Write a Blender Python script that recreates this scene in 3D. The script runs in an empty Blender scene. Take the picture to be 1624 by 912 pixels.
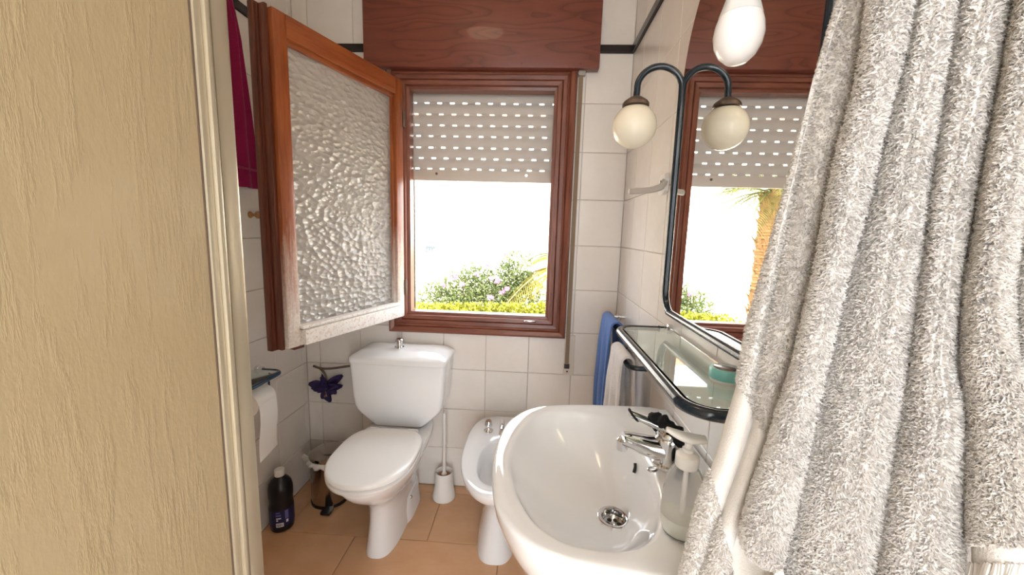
import bpy, bmesh, math, random
import numpy as np
from mathutils import Vector, Matrix
random.seed(7); RNG = np.random.default_rng(11)
S = bpy.context.scene
COL = S.collection
PI = math.pi

# ------------------------------------------------------------------ camera
CAM = np.array([-0.1910, -1.7840, 1.2538]); PITCH, YAW, ROLL, FPX = 0.140405, -0.053076, 0.029375, 626.97
def _basis(p, y, r):
    cy, sy, cp, sp = math.cos(y), math.sin(y), math.cos(p), math.sin(p)
    f = np.array([sy*cp, cy*cp, -sp]); rt = np.array([cy, -sy, 0.0]); up = np.cross(rt, f)
    return rt*math.cos(r)+up*math.sin(r), up*math.cos(r)-rt*math.sin(r), f
CR, CU, CF = _basis(PITCH, YAW, ROLL)
cam = bpy.data.cameras.new('camera'); camo = bpy.data.objects.new('camera', cam); COL.objects.link(camo)
cam.sensor_width = 36; cam.sensor_fit = 'HORIZONTAL'; cam.lens = FPX/1624*36; cam.clip_start = 0.02; cam.clip_end = 200
camo.matrix_world = Matrix(((CR[0], CU[0], -CF[0], CAM[0]), (CR[1], CU[1], -CF[1], CAM[1]), (CR[2], CU[2], -CF[2], CAM[2]), (0, 0, 0, 1)))
S.camera = camo
def ray(u, v): return CR*((u-812)/FPX)-CU*((v-456)/FPX)+CF       # direction of a photo pixel (1624x912)

# ------------------------------------------------------------------ world, sun, exposure
W = bpy.data.worlds.new('sky'); S.world = W; W.use_nodes = True
bg = W.node_tree.nodes['Background']; bg.inputs[0].default_value = (0.90, 0.95, 1.0, 1); bg.inputs[1].default_value = 6.0
sun = bpy.data.lights.new('sun', 'SUN'); sun.energy = 22; sun.angle = 0.01; sun.color = (1, 0.95, 0.85)
so = bpy.data.objects.new('sun', sun); COL.objects.link(so); so.rotation_euler = (math.radians(42), 0, math.radians(28))
def portal(name, loc, rot, sx, sy):
    l = bpy.data.lights.new(name, 'AREA'); l.shape = 'RECTANGLE'; l.size = sx; l.size_y = sy; l.cycles.is_portal = True
    o = bpy.data.objects.new(name, l); COL.objects.link(o); o.location = loc; o.rotation_euler = rot
portal('window_portal', (-0.445, 0.13, 1.19), (math.radians(-90), 0, 0), 0.66, 0.72)
portal('doorway_portal', (-0.14, -2.16, 1.02), (math.radians(90), 0, 0), 0.62, 2.0)
S.view_settings.view_transform = 'Standard'; S.view_settings.look = 'None'
S.view_settings.exposure = 0.36; S.view_settings.gamma = 1.0; S.view_settings.use_curve_mapping = False

# ------------------------------------------------------------------ materials
MATS = {}
def base_mat(name):
    m = bpy.data.materials.new(name); m.use_nodes = True
    nt = m.node_tree; b = nt.nodes['Principled BSDF']; MATS[name] = m
    return m, nt, b
def plain(name, col, rough=0.5, metal=0.0, coat=0.0, trans=0.0, ior=1.45, emit=None, es=0):
    m, nt, b = base_mat(name)
    b.inputs['Base Color'].default_value = (*col, 1); b.inputs['Roughness'].default_value = rough
    b.inputs['Metallic'].default_value = metal; b.inputs['Coat Weight'].default_value = coat
    b.inputs['Transmission Weight'].default_value = trans; b.inputs['IOR'].default_value = ior
    if emit: b.inputs['Emission Color'].default_value = (*emit, 1); b.inputs['Emission Strength'].default_value = es
    return m
def N(nt, t, **kw):
    n = nt.nodes.new(t)
    for k, v in kw.items():
        if hasattr(n, k): setattr(n, k, v)
        else: n.inputs[k].default_value = v
    return n
def noise(nt, vec, scale, detail=3, rough=0.5):
    n = N(nt, 'ShaderNodeTexNoise'); n.inputs['Scale'].default_value = scale; n.inputs['Detail'].default_value = detail
    n.inputs['Roughness'].default_value = rough
    if vec: nt.links.new(vec, n.inputs['Vector'])
    return n.outputs['Fac']
def coords(nt, sc=(1, 1, 1), kind='Object'):
    t = N(nt, 'ShaderNodeTexCoord'); mp = N(nt, 'ShaderNodeMapping'); mp.inputs['Scale'].default_value = sc
    nt.links.new(t.outputs[kind], mp.inputs['Vector']); return mp.outputs['Vector']
def ramp(nt, fac, stops):
    r = N(nt, 'ShaderNodeValToRGB'); e = r.color_ramp.elements
    while len(e) < len(stops): e.new(0.5)
    for el, (p, c) in zip(e, stops): el.position = p; el.color = (*c, 1)
    nt.links.new(fac, r.inputs['Fac']); return r.outputs['Color']
def mix(nt, fac, a, b):
    m = N(nt, 'ShaderNodeMix', data_type='RGBA')
    for i, s in ((6, a), (7, b)):
        if isinstance(s, tuple): m.inputs[i].default_value = (*s, 1)
        else: nt.links.new(s, m.inputs[i])
    if isinstance(fac, float): m.inputs[0].default_value = fac
    else: nt.links.new(fac, m.inputs[0])
    return m.outputs[2]
def bump(nt, b, h, strength, dist=0.01):
    n = N(nt, 'ShaderNodeBump'); n.inputs['Strength'].default_value = strength; n.inputs['Distance'].default_value = dist
    nt.links.new(h, n.inputs['Height']); nt.links.new(n.outputs['Normal'], b.inputs['Normal'])

def tile_mat(name, c0, c1, rough, sc, per=0.06):
    m, nt, b = base_mat(name)
    v = coords(nt, kind='Generated'); info = N(nt, 'ShaderNodeObjectInfo')
    add = N(nt, 'ShaderNodeVectorMath', operation='ADD'); nt.links.new(v, add.inputs[0])
    mul = N(nt, 'ShaderNodeMath', operation='MULTIPLY'); mul.inputs[1].default_value = 37; nt.links.new(info.outputs['Random'], mul.inputs[0])
    nt.links.new(mul.outputs[0], add.inputs[1])
    col = ramp(nt, noise(nt, add.outputs[0], sc, 5, 0.6), [(0.3, c0), (0.7, c1)])
    hsv = N(nt, 'ShaderNodeHueSaturation'); mr = N(nt, 'ShaderNodeMapRange')
    mr.inputs['To Min'].default_value = 1-per; mr.inputs['To Max'].default_value = 1+per*0.5
    nt.links.new(info.outputs['Random'], mr.inputs['Value']); nt.links.new(mr.outputs[0], hsv.inputs['Value']); nt.links.new(col, hsv.inputs['Color'])
    nt.links.new(hsv.outputs[0], b.inputs['Base Color']); b.inputs['Roughness'].default_value = rough
    return m, nt, b, add.outputs[0]
m, nt, b, v = tile_mat('wall_tile', (0.80, 0.75, 0.70), (0.85, 0.805, 0.76), 0.22, 1.6, 0.03)
bump(nt, b, noise(nt, v, 6, 2), 0.04, 0.01)
m, nt, b, v = tile_mat('floor_tile', (0.66, 0.37, 0.20), (0.76, 0.47, 0.28), 0.34, 2.2, 0.07)
plain('grout', (0.60, 0.53, 0.46), 0.9); plain('floor_grout', (0.50, 0.30, 0.18), 0.9)
plain('strip_tile', (0.018, 0.012, 0.012), 0.25)
plain('plaster', (0.82, 0.76, 0.68), 0.8)
plain('ceramic', (0.87, 0.88, 0.90), 0.07, coat=0.6)
plain('seat_plastic', (0.88, 0.87, 0.86), 0.2, coat=0.2)
plain('chrome', (0.78, 0.78, 0.79), 0.08, 1.0)
plain('dull_steel', (0.55, 0.54, 0.53), 0.2, 1.0)
plain('black_plastic', (0.01, 0.01, 0.012), 0.3)
plain('black_fabric', (0.008, 0.008, 0.009), 0.95)
plain('navy_tube', (0.008, 0.018, 0.03), 0.22, coat=0.4)
plain('blue_tube', (0.015, 0.05, 0.10), 0.25, coat=0.4)
plain('white_plastic', (0.82, 0.80, 0.77), 0.35)
plain('grey_plastic', (0.50, 0.46, 0.42), 0.4)
plain('mirror', (0.86, 0.87, 0.86), 0.01, 1.0)
plain('aqua_lid', (0.24, 0.62, 0.60), 0.3)
plain('glass_green', (0.80, 0.92, 0.87), 0.01, trans=1.0, ior=1.45)
plain('soap', (0.86, 0.85, 0.74), 0.25)
plain('paper', (0.86, 0.83, 0.79), 0.9); plain('card_core', (0.05, 0.035, 0.025), 0.9)
plain('rubber', (0.015, 0.015, 0.015), 0.5)
plain('brass_wood', (0.45, 0.24, 0.09), 0.4)
plain('brown_metal', (0.16, 0.115, 0.09), 0.35, 0.6)
plain('globe_glass', (0.88, 0.81, 0.66), 0.2)
plain('bulb_white', (0.88, 0.86, 0.86), 0.15, coat=0.3)
plain('bulb_neck', (0.66, 0.67, 0.68), 0.3)
plain('bulb_print', (0.36, 0.37, 0.38), 0.5)
plain('fill_lamp_glass', (0.9, 0.88, 0.82), 0.3, emit=(1.0, 0.73, 0.46), es=6.5)  # warm emission of the added ceiling fill lamp
plain('slat', (0.60, 0.56, 0.52), 0.55)
plain('slat_bar', (0.62, 0.56, 0.50), 0.4)
plain('strap', (0.26, 0.19, 0.13), 0.9); plain('strap_plate', (0.72, 0.66, 0.58), 0.5)
plain('bin_liner', (0.80, 0.78, 0.75), 0.35)
plain('bleach_bottle', (0.006, 0.006, 0.009), 0.3); plain('bleach_label', (0.012, 0.015, 0.075), 0.35)
plain('label_white', (0.75, 0.75, 0.78), 0.5); plain('label_blue', (0.12, 0.13, 0.35), 0.5)
plain('white_render', (0.86, 0.84, 0.80), 0.9); plain('garden_ground', (0.55, 0.47, 0.36), 0.95)
plain('terrace_stone', (0.50, 0.48, 0.46), 0.9); plain('roof_tile', (0.50, 0.22, 0.12), 0.8); plain('dark_glass', (0.05, 0.06, 0.07), 0.2)
plain('bark', (0.15, 0.080, 0.030), 0.95)
plain('pale_bristle', (0.35, 0.20, 0.12), 0.9)

def leafmat(name, c0, c1):
    m, nt, b = base_mat(name)
    v = coords(nt); col = ramp(nt, noise(nt, v, 9, 2), [(0.35, c0), (0.65, c1)])
    nt.links.new(col, b.inputs['Base Color']); b.inputs['Roughness'].default_value = 0.5
    tr = N(nt, 'ShaderNodeBsdfTranslucent'); nt.links.new(col, tr.inputs['Color'])
    mx = N(nt, 'ShaderNodeMixShader'); mx.inputs[0].default_value = 0.4
    nt.links.new(b.outputs[0], mx.inputs[1]); nt.links.new(tr.outputs[0], mx.inputs[2])
    nt.links.new(mx.outputs[0], nt.nodes['Material Output'].inputs['Surface'])
leafmat('oleander_leaf', (0.055, 0.085, 0.022), (0.13, 0.16, 0.055))
leafmat('hedge_leaf', (0.13, 0.14, 0.008), (0.24, 0.23, 0.02))
leafmat('palm_leaf', (0.055, 0.075, 0.010), (0.13, 0.13, 0.020))
leafmat('yellow_palm', (0.20, 0.13, 0.006), (0.26, 0.21, 0.02))
leafmat('flower_pink', (0.26, 0.10, 0.18), (0.32, 0.16, 0.24))
leafmat('petal', (0.030, 0.018, 0.085), (0.085, 0.05, 0.19))

def wood(name, sc, c0, c1, c2, rough=0.35, figure=False, weather=None):
    m, nt, b = base_mat(name)
    v = coords(nt, sc)
    if figure:
        d = noise(nt, v, 1.4, 2); r = N(nt, 'ShaderNodeMath', operation='MULTIPLY'); r.inputs[1].default_value = 13; nt.links.new(d, r.inputs[0])
        f = N(nt, 'ShaderNodeMath', operation='FRACT'); nt.links.new(r.outputs[0], f.inputs[0])
        col = ramp(nt, f.outputs[0], [(0.0, c1), (0.25, c2), (0.75, c1), (0.97, c0)])
        fine = noise(nt, coords(nt, (8, 8, 160)), 2, 4)
        col = mix(nt, fine, col, c1)
    else:
        g = noise(nt, v, 3.0, 6, 0.65); col = ramp(nt, g, [(0.28, c0), (0.5, c1), (0.75, c2)])
    if weather:
        t = N(nt, 'ShaderNodeTexCoord'); sep = N(nt, 'ShaderNodeSeparateXYZ'); nt.links.new(t.outputs['Object'], sep.inputs[0])
        n1 = noise(nt, coords(nt, (60, 60, 6)), 1.0, 6, 0.75)
        mr = N(nt, 'ShaderNodeMapRange'); mr.inputs['From Min'].default_value = weather[0]; mr.inputs['From Max'].default_value = weather[1]
        mr.inputs['To Min'].default_value = 0.62; mr.inputs['To Max'].default_value = -0.30
        nt.links.new(sep.outputs['Z'], mr.inputs['Value'])
        ad = N(nt, 'ShaderNodeMath', operation='ADD'); nt.links.new(mr.outputs[0], ad.inputs[0]); nt.links.new(n1, ad.inputs[1])
        st = ramp(nt, ad.outputs[0], [(0.42, (0, 0, 0)), (1.0, (1, 1, 1))])
        peel = ramp(nt, noise(nt, coords(nt, (1, 1, 1)), 90, 4, 0.7), [(0.40, (0.70, 0.62, 0.55)), (0.62, (0.84, 0.81, 0.77))])
        col = mix(nt, st, col, peel)
    nt.links.new(col, b.inputs['Base Color']); b.inputs['Roughness'].default_value = rough
    b.inputs['Coat Weight'].default_value = 0.15
wood('wood_panel', (1.1, 1, 5.5), (0.085, 0.020, 0.012), (0.165, 0.042, 0.025), (0.215, 0.060, 0.036), 0.4, figure=True)
wood('wood_h', (2, 22, 22), (0.115, 0.030, 0.017), (0.21, 0.065, 0.037), (0.29, 0.105, 0.062), 0.4)
wood('wood_v', (22, 22, 2), (0.115, 0.030, 0.017), (0.21, 0.065, 0.037), (0.29, 0.105, 0.062), 0.4)
wood('wood_sash_h', (2.2, 20, 20), (0.17, 0.038, 0.011), (0.29, 0.075, 0.021), (0.38, 0.12, 0.036), 0.32)
wood('wood_sash', (20, 20, 2.2), (0.17, 0.038, 0.011), (0.29, 0.075, 0.021), (0.38, 0.12, 0.036), 0.32, weather=(0.80, 1.42))
wood('wood_edge', (24, 24, 1.6), (0.045, 0.010, 0.005), (0.11, 0.025, 0.011), (0.17, 0.045, 0.02), 0.4)
m, nt, b = base_mat('peeling_paint')
col = ramp(nt, noise(nt, coords(nt), 120, 4, 0.75), [(0.34, (0.60, 0.46, 0.36)), (0.48, (0.84, 0.81, 0.78)), (0.7, (0.90, 0.88, 0.86))])
nt.links.new(col, b.inputs['Base Color']); b.inputs['Roughness'].default_value = 0.6

# hammered glass of the sash
m, nt, b = base_mat('hammered_glass')
b.inputs['Base Color'].default_value = (0.95, 0.95, 0.93, 1); b.inputs['Transmission Weight'].default_value = 0.9; b.inputs['Roughness'].default_value = 0.10
b.inputs['IOR'].default_value = 1.45; b.inputs['Specular IOR Level'].default_value = 0.7
vo = N(nt, 'ShaderNodeTexVoronoi', feature='SMOOTH_F1'); vo.inputs['Scale'].default_value = 62; vo.inputs['Smoothness'].default_value = 0.22
cv = coords(nt, (0.62, 0.2, 1)); wn = N(nt, 'ShaderNodeTexNoise'); wn.inputs['Scale'].default_value = 60; nt.links.new(cv, wn.inputs['Vector'])
mxv = N(nt, 'ShaderNodeMix', data_type='VECTOR'); mxv.inputs[0].default_value = 0.006
nt.links.new(cv, mxv.inputs[4]); nt.links.new(wn.outputs['Color'], mxv.inputs[5]); nt.links.new(mxv.outputs[1], vo.inputs['Vector'])
bump(nt, b, vo.outputs['Distance'], 0.95, 0.011)
tr = N(nt, 'ShaderNodeBsdfTranslucent'); tr.inputs['Color'].default_value = (0.95, 0.94, 0.90, 1)
bn = [n for n in nt.nodes if n.type == 'BUMP'][0]; nt.links.new(bn.outputs[0], tr.inputs['Normal'])
df = N(nt, 'ShaderNodeBsdfDiffuse'); df.inputs['Color'].default_value = (0.95, 0.94, 0.90, 1); nt.links.new(bn.outputs[0], df.inputs['Normal'])
m1 = N(nt, 'ShaderNodeMixShader'); m1.inputs[0].default_value = 0.5; nt.links.new(tr.outputs[0], m1.inputs[1]); nt.links.new(df.outputs[0], m1.inputs[2])
m2 = N(nt, 'ShaderNodeMixShader'); m2.inputs[0].default_value = 0.28; nt.links.new(b.outputs[0], m2.inputs[1]); nt.links.new(m1.outputs[0], m2.inputs[2])
nt.links.new(m2.outputs[0], nt.nodes['Material Output'].inputs['Surface'])

# shower panel: translucent streaked acrylic
m, nt, b = base_mat('shower_acrylic')
b.inputs['Base Color'].default_value = (0.49, 0.385, 0.23, 1); b.inputs['Roughness'].default_value = 0.24; b.inputs['Specular IOR Level'].default_value = 0.6
h1 = noise(nt, coords(nt, (1, 58, 9)), 1.3, 5, 0.68); h2 = noise(nt, coords(nt, (1, 90, 40)), 2.0, 3, 0.6)
pk = ramp(nt, h1, [(0.50, (0, 0, 0)), (0.68, (1, 1, 1))])
ha = N(nt, 'ShaderNodeMath', operation='MULTIPLY_ADD'); nt.links.new(h2, ha.inputs[0]); ha.inputs[1].default_value = 0.30; nt.links.new(pk, ha.inputs[2])
bump(nt, b, ha.outputs[0], 0.17, 0.010)
tr = N(nt, 'ShaderNodeBsdfTranslucent'); tr.inputs['Color'].default_value = (0.56, 0.44, 0.26, 1)
mx = N(nt, 'ShaderNodeMixShader'); mx.inputs[0].default_value = 0.30
nt.links.new(b.outputs[0], mx.inputs[1]); nt.links.new(tr.outputs[0], mx.inputs[2]); nt.links.new(mx.outputs[0], nt.nodes['Material Output'].inputs['Surface'])
m, nt, b = base_mat('champagne_aluminium')
b.inputs['Base Color'].default_value = (0.44, 0.38, 0.28, 1); b.inputs['Metallic'].default_value = 0.5; b.inputs['Roughness'].default_value = 0.28
m, nt, b = base_mat('brushed_bin')
b.inputs['Base Color'].default_value = (0.42, 0.38, 0.35, 1); b.inputs['Metallic'].default_value = 1; b.inputs['Roughness'].default_value = 0.18
m, nt, b = base_mat('soap_bottle')
b.inputs['Base Color'].default_value = (0.94, 0.95, 0.97, 1); b.inputs['Transmission Weight'].default_value = 0.85; b.inputs['Roughness'].default_value = 0.18; b.inputs['IOR'].default_value = 1.15
def cloth(name, col, transl=0.2, fine=500, bs=0.3):
    m, nt, b = base_mat(name)
    c = ramp(nt, noise(nt, coords(nt), 35, 3), [(0.3, tuple(x*0.90 for x in col)), (0.7, col)])
    nt.links.new(c, b.inputs['Base Color']); b.inputs['Roughness'].default_value = 0.95
    b.inputs['Sheen Weight'].default_value = 0.25; b.inputs['Specular IOR Level'].default_value = 0.1
    bump(nt, b, noise(nt, coords(nt), fine, 2), bs, 0.004)
cloth('towel_white', (0.76, 0.735, 0.71)); cloth('towel_grey', (0.74, 0.71, 0.67))
cloth('pile_white', (0.83, 0.80, 0.78), bs=0); cloth('pile_warm', (0.83, 0.795, 0.765), bs=0)
for _n in ('pile_white', 'pile_warm'):        # thin loops let some light through
    nt = MATS[_n].node_tree; b = nt.nodes['Principled BSDF']; tr = N(nt, 'ShaderNodeBsdfTranslucent'); tr.inputs['Color'].default_value = (0.80, 0.78, 0.76, 1)
    mx = N(nt, 'ShaderNodeMixShader'); mx.inputs[0].default_value = 0.3; nt.links.new(b.outputs[0], mx.inputs[1]); nt.links.new(tr.outputs[0], mx.inputs[2]); nt.links.new(mx.outputs[0], nt.nodes['Material Output'].inputs['Surface'])
cloth('towel_blue', (0.10, 0.20, 0.50), bs=0.8, fine=350); cloth('towel_plum', (0.33, 0.012, 0.088), bs=0.8, fine=350)
cloth('towel_hand', (0.80, 0.76, 0.74), bs=0.8, fine=350)

# ------------------------------------------------------------------ mesh helpers
def link(name, me, mat, parent=None):
    o = bpy.data.objects.new(name, me); COL.objects.link(o)
    if mat and not me.materials: me.materials.append(MATS[mat])
    if parent: o.parent = parent
    return o
def mesh(name, V, F, smooth=True, angle=38):
    me = bpy.data.meshes.new(name); me.from_pydata([tuple(map(float, v)) for v in V], [], [tuple(f) for f in F]); me.update()
    bm = bmesh.new(); bm.from_mesh(me); bmesh.ops.recalc_face_normals(bm, faces=bm.faces); bm.to_mesh(me); bm.free()
    if smooth:
        me.polygons.foreach_set('use_smooth', [True]*len(me.polygons)); me.set_sharp_from_angle(angle=math.radians(angle))
    return me
class MB:
    def __init__(s): s.V = []; s.F = []
    def add(s, V, F):
        n = len(s.V); s.V += [tuple(v) for v in V]; s.F += [tuple(i+n for i in f) for f in F]; return s
    def box(s, x0, x1, y0, y1, z0, z1, c=0.0):
        if c <= 0:
            V = [(x, y, z) for x in (x0, x1) for y in (y0, y1) for z in (z0, z1)]
            return s.add(V, [(0, 1, 3, 2), (4, 6, 7, 5), (0, 4, 5, 1), (2, 3, 7, 6), (0, 2, 6, 4), (1, 5, 7, 3)])
        bm = bmesh.new(); bmesh.ops.create_cube(bm, size=1)
        for v in bm.verts: v.co = Vector(((x0+x1)/2+v.co.x*(x1-x0), (y0+y1)/2+v.co.y*(y1-y0), (z0+z1)/2+v.co.z*(z1-z0)))
        bmesh.ops.bevel(bm, geom=list(bm.edges), offset=c, segments=2, affect='EDGES', profile=0.6)
        bm.verts.index_update(); s.add([tuple(v.co) for v in bm.verts], [[v.index for v in f.verts] for f in bm.faces]); bm.free(); return s
    def loft(s, rings, cap0=True, cap1=True):
        n = len(rings[0]); V = [p for r in rings for p in r]; F = []
        for i in range(len(rings)-1):
            for j in range(n): F.append((i*n+j, i*n+(j+1) % n, (i+1)*n+(j+1) % n, (i+1)*n+j))
        if cap0: F.append(tuple(range(n))[::-1])
        if cap1: F.append(tuple((len(rings)-1)*n+j for j in range(n)))
        return s.add(V, F)
    def lathe(s, prof, c=(0, 0, 0), n=32, axis='z', caps=(True, True)):
        rings = []
        for r, h in prof:
            ring = []
            for k in range(n):
                a = 2*PI*k/n; p = (r*math.cos(a), r*math.sin(a), h)
                if axis == 'x': p = (h, p[0], p[1])
                elif axis == 'y': p = (p[0], h, p[1])
                ring.append((c[0]+p[0], c[1]+p[1], c[2]+p[2]))
            rings.append(ring)
        return s.loft(rings, *caps)
    def tube(s, pts, r, n=12, res=6, closed=False, smooth=True, caps=True):
        P = spline(pts, res, closed) if smooth else np.array(pts, float)
        m = len(P); R = r if hasattr(r, '__len__') else [r]*m
        if len(R) != m: R = np.interp(np.linspace(0, 1, m), np.linspace(0, 1, len(R)), R)
        T = np.array([(P[(i+1) % m]-P[i-1]) if closed else (P[min(i+1, m-1)]-P[max(i-1, 0)]) for i in range(m)])
        T /= np.linalg.norm(T, axis=1)[:, None]+1e-12
        up = np.array([0, 0, 1.0]) if abs(T[0][2]) < 0.9 else np.array([1.0, 0, 0])
        x = np.cross(up, T[0]); x /= np.linalg.norm(x); rings = []
        for i in range(m):
            x = x-T[i]*(x@T[i]); x /= np.linalg.norm(x); y = np.cross(T[i], x)
            rings.append([P[i]+R[i]*(math.cos(2*PI*k/n)*x+math.sin(2*PI*k/n)*y) for k in range(n)])
        if closed: rings.append(rings[0]); return s.loft(rings, False, False)
        return s.loft(rings, caps, caps)
    def sphere(s, c, rx, ry=None, rz=None, n=24, m=14):
        ry = ry or rx; rz = rz or rx
        rings = [[(c[0]+rx*math.sin(t)*math.cos(2*PI*k/n), c[1]+ry*math.sin(t)*math.sin(2*PI*k/n), c[2]+rz*math.cos(t)) for k in range(n)] for t in np.linspace(0.02, PI-0.02, m)]
        return s.loft(rings)
    def build(s, name, mat, parent=None, smooth=True, angle=38): return link(name, mesh(name, s.V, s.F, smooth, angle), mat, parent)
def spline(pts, res=6, closed=False):
    P = np.array(pts, float); n = len(P); out = []
    for i in range(n if closed else n-1):
        p0 = P[i-1] if (i > 0 or closed) else P[0]; p1 = P[i]; p2 = P[(i+1) % n]; p3 = P[(i+2) % n] if (closed or i+2 < n) else P[-1]
        for t in np.arange(res)/res: out.append(0.5*((2*p1)+(-p0+p2)*t+(2*p0-5*p1+4*p2-p3)*t*t+(-p0+3*p1-3*p2+p3)*t**3))
    if not closed: out.append(P[-1])
    return np.array(out)
def empty(name, loc=(0, 0, 0)):
    o = bpy.data.objects.new(name, None); COL.objects.link(o); o.location = loc; o.empty_display_size = 0.05; return o
def tag(o, label=None, cat=None, group=None, kind=None):
    if label: o['label'] = label
    if cat: o['category'] = cat
    if group: o['group'] = group
    if kind: o['kind'] = kind
    return o
def thing(name, label, cat, loc, group=None):
    o = tag(empty(name, loc), label, cat, group); o['_o'] = 1; return o
def settle():           # parts are modelled in room coordinates; keep them there under their moved parents
    def depth(o): return 0 if o.parent is None else 1+depth(o.parent)
    for lv in (1, 2, 3):
        bpy.context.view_layer.update()
        for o in list(bpy.data.objects):
            if o.parent is not None and not o.get('_local') and depth(o) == lv:
                o.matrix_parent_inverse = o.parent.matrix_world.inverted()
    for o in list(bpy.data.objects):
        for k in ('_o', '_local'):
            if k in o: del o[k]
def polar(half, c, n=96):     # closed outline (x, +-dy) symmetric about y = c[1], sampled by angle about c
    up = [(x, c[1]+d) for x, d in half]; dn = [(x, c[1]-d) for x, d in half[::-1]]
    pts = up+[p for p in dn if abs(p[1]-c[1]) > 1e-6]
    Q = spline([(x, y, 0) for x, y in pts], 10, True)
    th = np.arctan2(Q[:, 1]-c[1], Q[:, 0]-c[0]); r = np.hypot(Q[:, 0]-c[0], Q[:, 1]-c[1])
    o = np.argsort(th); th, r = th[o], r[o]
    A = np.linspace(-PI, PI, n, endpoint=False)
    rr = np.interp(A, np.r_[th-2*PI, th, th+2*PI], np.r_[r, r, r])
    return np.c_[c[0]+rr*np.cos(A), c[1]+rr*np.sin(A)]
def ring(P2, z, c=None, s=1.0, off=0.0):
    P = np.array(P2)
    if c is not None:
        d = P-np.array(c); l = np.linalg.norm(d, axis=1)[:, None]; P = np.array(c)+d*s+d/np.maximum(l, 1e-9)*off
    return [(p[0], p[1], z) for p in P]
def sup(cx, y0, y1, hw, n=64, e=2.4, back=None):     # egg outline: y0 front (negative), y1 back; straight back if back given
    cy = (y0+y1)/2; out = []
    for k in range(n):
        a = 2*PI*k/n; ca, sa = math.cos(a), math.sin(a)
        ee = e if (sa < 0 or back is None) else back
        out.append((cx+hw*math.copysign(abs(ca)**(2/ee), ca), cy+(y1-y0)/2*math.copysign(abs(sa)**(2/ee), sa)))
    return np.array(out)

# ------------------------------------------------------------------ room shell
XL, XR, YF, ZC = -1.268, 0.192, -2.12, 2.45
HOLE = (-0.80, -0.09, 0.815, 1.90)
tile_cache = {}
def tile_piece(w, h, mat, d=0.007, bev=0.0016):
    key = (round(w, 4), round(h, 4), mat)
    if key not in tile_cache:
        V = [(0, 0, 0), (w, 0, 0), (w, h, 0), (0, h, 0), (0, 0, d-bev), (w, 0, d-bev), (w, h, d-bev), (0, h, d-bev), (bev, bev, d), (w-bev, bev, d), (w-bev, h-bev, d), (bev, h-bev, d)]
        F = [(8, 9, 10, 11)]+[(a, (a+1) % 4, 4+(a+1) % 4, 4+a) for a in range(4)]+[(4+a, 4+(a+1) % 4, 8+(a+1) % 4, 8+a) for a in range(4)]
        me = mesh('tile', V, F, False); me.materials.append(MATS[mat]); tile_cache[key] = me
    return tile_cache[key]
def cells(us, vs, hole=None):
    for i in range(len(us)-1):
        for j in range(len(vs)-1):
            u0, u1, v0, v1 = us[i], us[i+1], vs[j], vs[j+1]
            if hole is None or u1 <= hole[0] or u0 >= hole[1] or v1 <= hole[2] or v0 >= hole[3]: yield u0, u1, v0, v1; continue
            if u0 < hole[0]: yield u0, hole[0], v0, v1
            if u1 > hole[1]: yield hole[1], u1, v0, v1
            a, c = max(u0, hole[0]), min(u1, hole[1])
            if v0 < hole[2]: yield a, c, v0, hole[2]
            if v1 > hole[3]: yield a, c, hole[3], v1
def lay(parent, M, us, vs, mat, g=0.0018, hole=None, d=0.007):
    for u0, u1, v0, v1 in cells(us, vs, hole):
        if u1-u0 < 0.008 or v1-v0 < 0.008: continue
        me = tile_piece(u1-u0-g, v1-v0-g, mat, d)
        o = bpy.data.objects.new('tile', me); COL.objects.link(o); o.parent = parent; o['_local'] = 1
        o.matrix_local = M @ Matrix.Translation((u0+g/2, v0+g/2, 0))
def joints(a, b, first, step):
    k0 = math.ceil((a-first)/step-1e-6); js = [first+k*step for k in range(k0, int((b-first)/step)+2) if a+0.004 < first+k*step < b-0.004]
    return [a]+js+[b]
def struct(o): o['kind'] = 'structure'; return o
G = 0.005                                     # tile face stands this far in front of the grout bed
ROWS = [0.2*k for k in range(11)]; ROWS_UP = [2.03, 2.23, 2.43, ZC]
mb = MB(); T = 0.20
hx0, hx1, hz0, hz1 = HOLE
mb.box(XL-0.1, hx0, G, T, -0.05, ZC); mb.box(hx1, XR+0.1, G, T, -0.05, ZC); mb.box(hx0, hx1, G, T, -0.05, hz0); mb.box(hx0, hx1, G, T, hz1, ZC)
wall_back = struct(mb.build('wall_back', 'grout', smooth=False))
MBK = Matrix(((1, 0, 0, 0), (0, 0, -1, 0.007-0.0), (0, 1, 0, 0), (0, 0, 0, 1)))
lay(wall_back, MBK, joints(XL, XR, 0.0, 0.2), ROWS, 'wall_tile', hole=HOLE)
lay(wall_back, MBK, joints(XL, XR, 0.0, 0.2), ROWS_UP, 'wall_tile')
wall_right = struct(MB().box(XR+G, XR+0.12, YF-0.1, G, -0.05, ZC).build('wall_right', 'grout', smooth=False))
MRT = Matrix(((0, 0, -1, XR+0.007), (1, 0, 0, 0), (0, 1, 0, 0), (0, 0, 0, 1)))
lay(wall_right, MRT, joints(YF, 0, 0.025, 0.2), ROWS, 'wall_tile'); lay(wall_right, MRT, joints(YF, 0, 0.025, 0.2), ROWS_UP, 'wall_tile')
wall_left = struct(MB().box(XL-0.12, XL-G, YF-0.1, G, -0.05, ZC).build('wall_left', 'grout', smooth=False))
MLT = Matrix(((0, 0, 1, XL-0.007), (1, 0, 0, 0), (0, 1, 0, 0), (0, 0, 0, 1)))
lay(wall_left, MLT, joints(YF, 0, -0.03, 0.2), ROWS, 'wall_tile'); lay(wall_left, MLT, joints(YF, 0, -0.03, 0.2), ROWS_UP, 'wall_tile')
struct(MB().box(XL, XR, -0.010, G, 2.001, 2.029).build('trim_1', 'strip_tile', smooth=False))
struct(MB().box(XR-0.010, XR+G, YF, -0.010, 2.001, 2.029).build('trim_2', 'strip_tile', smooth=False))
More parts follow.
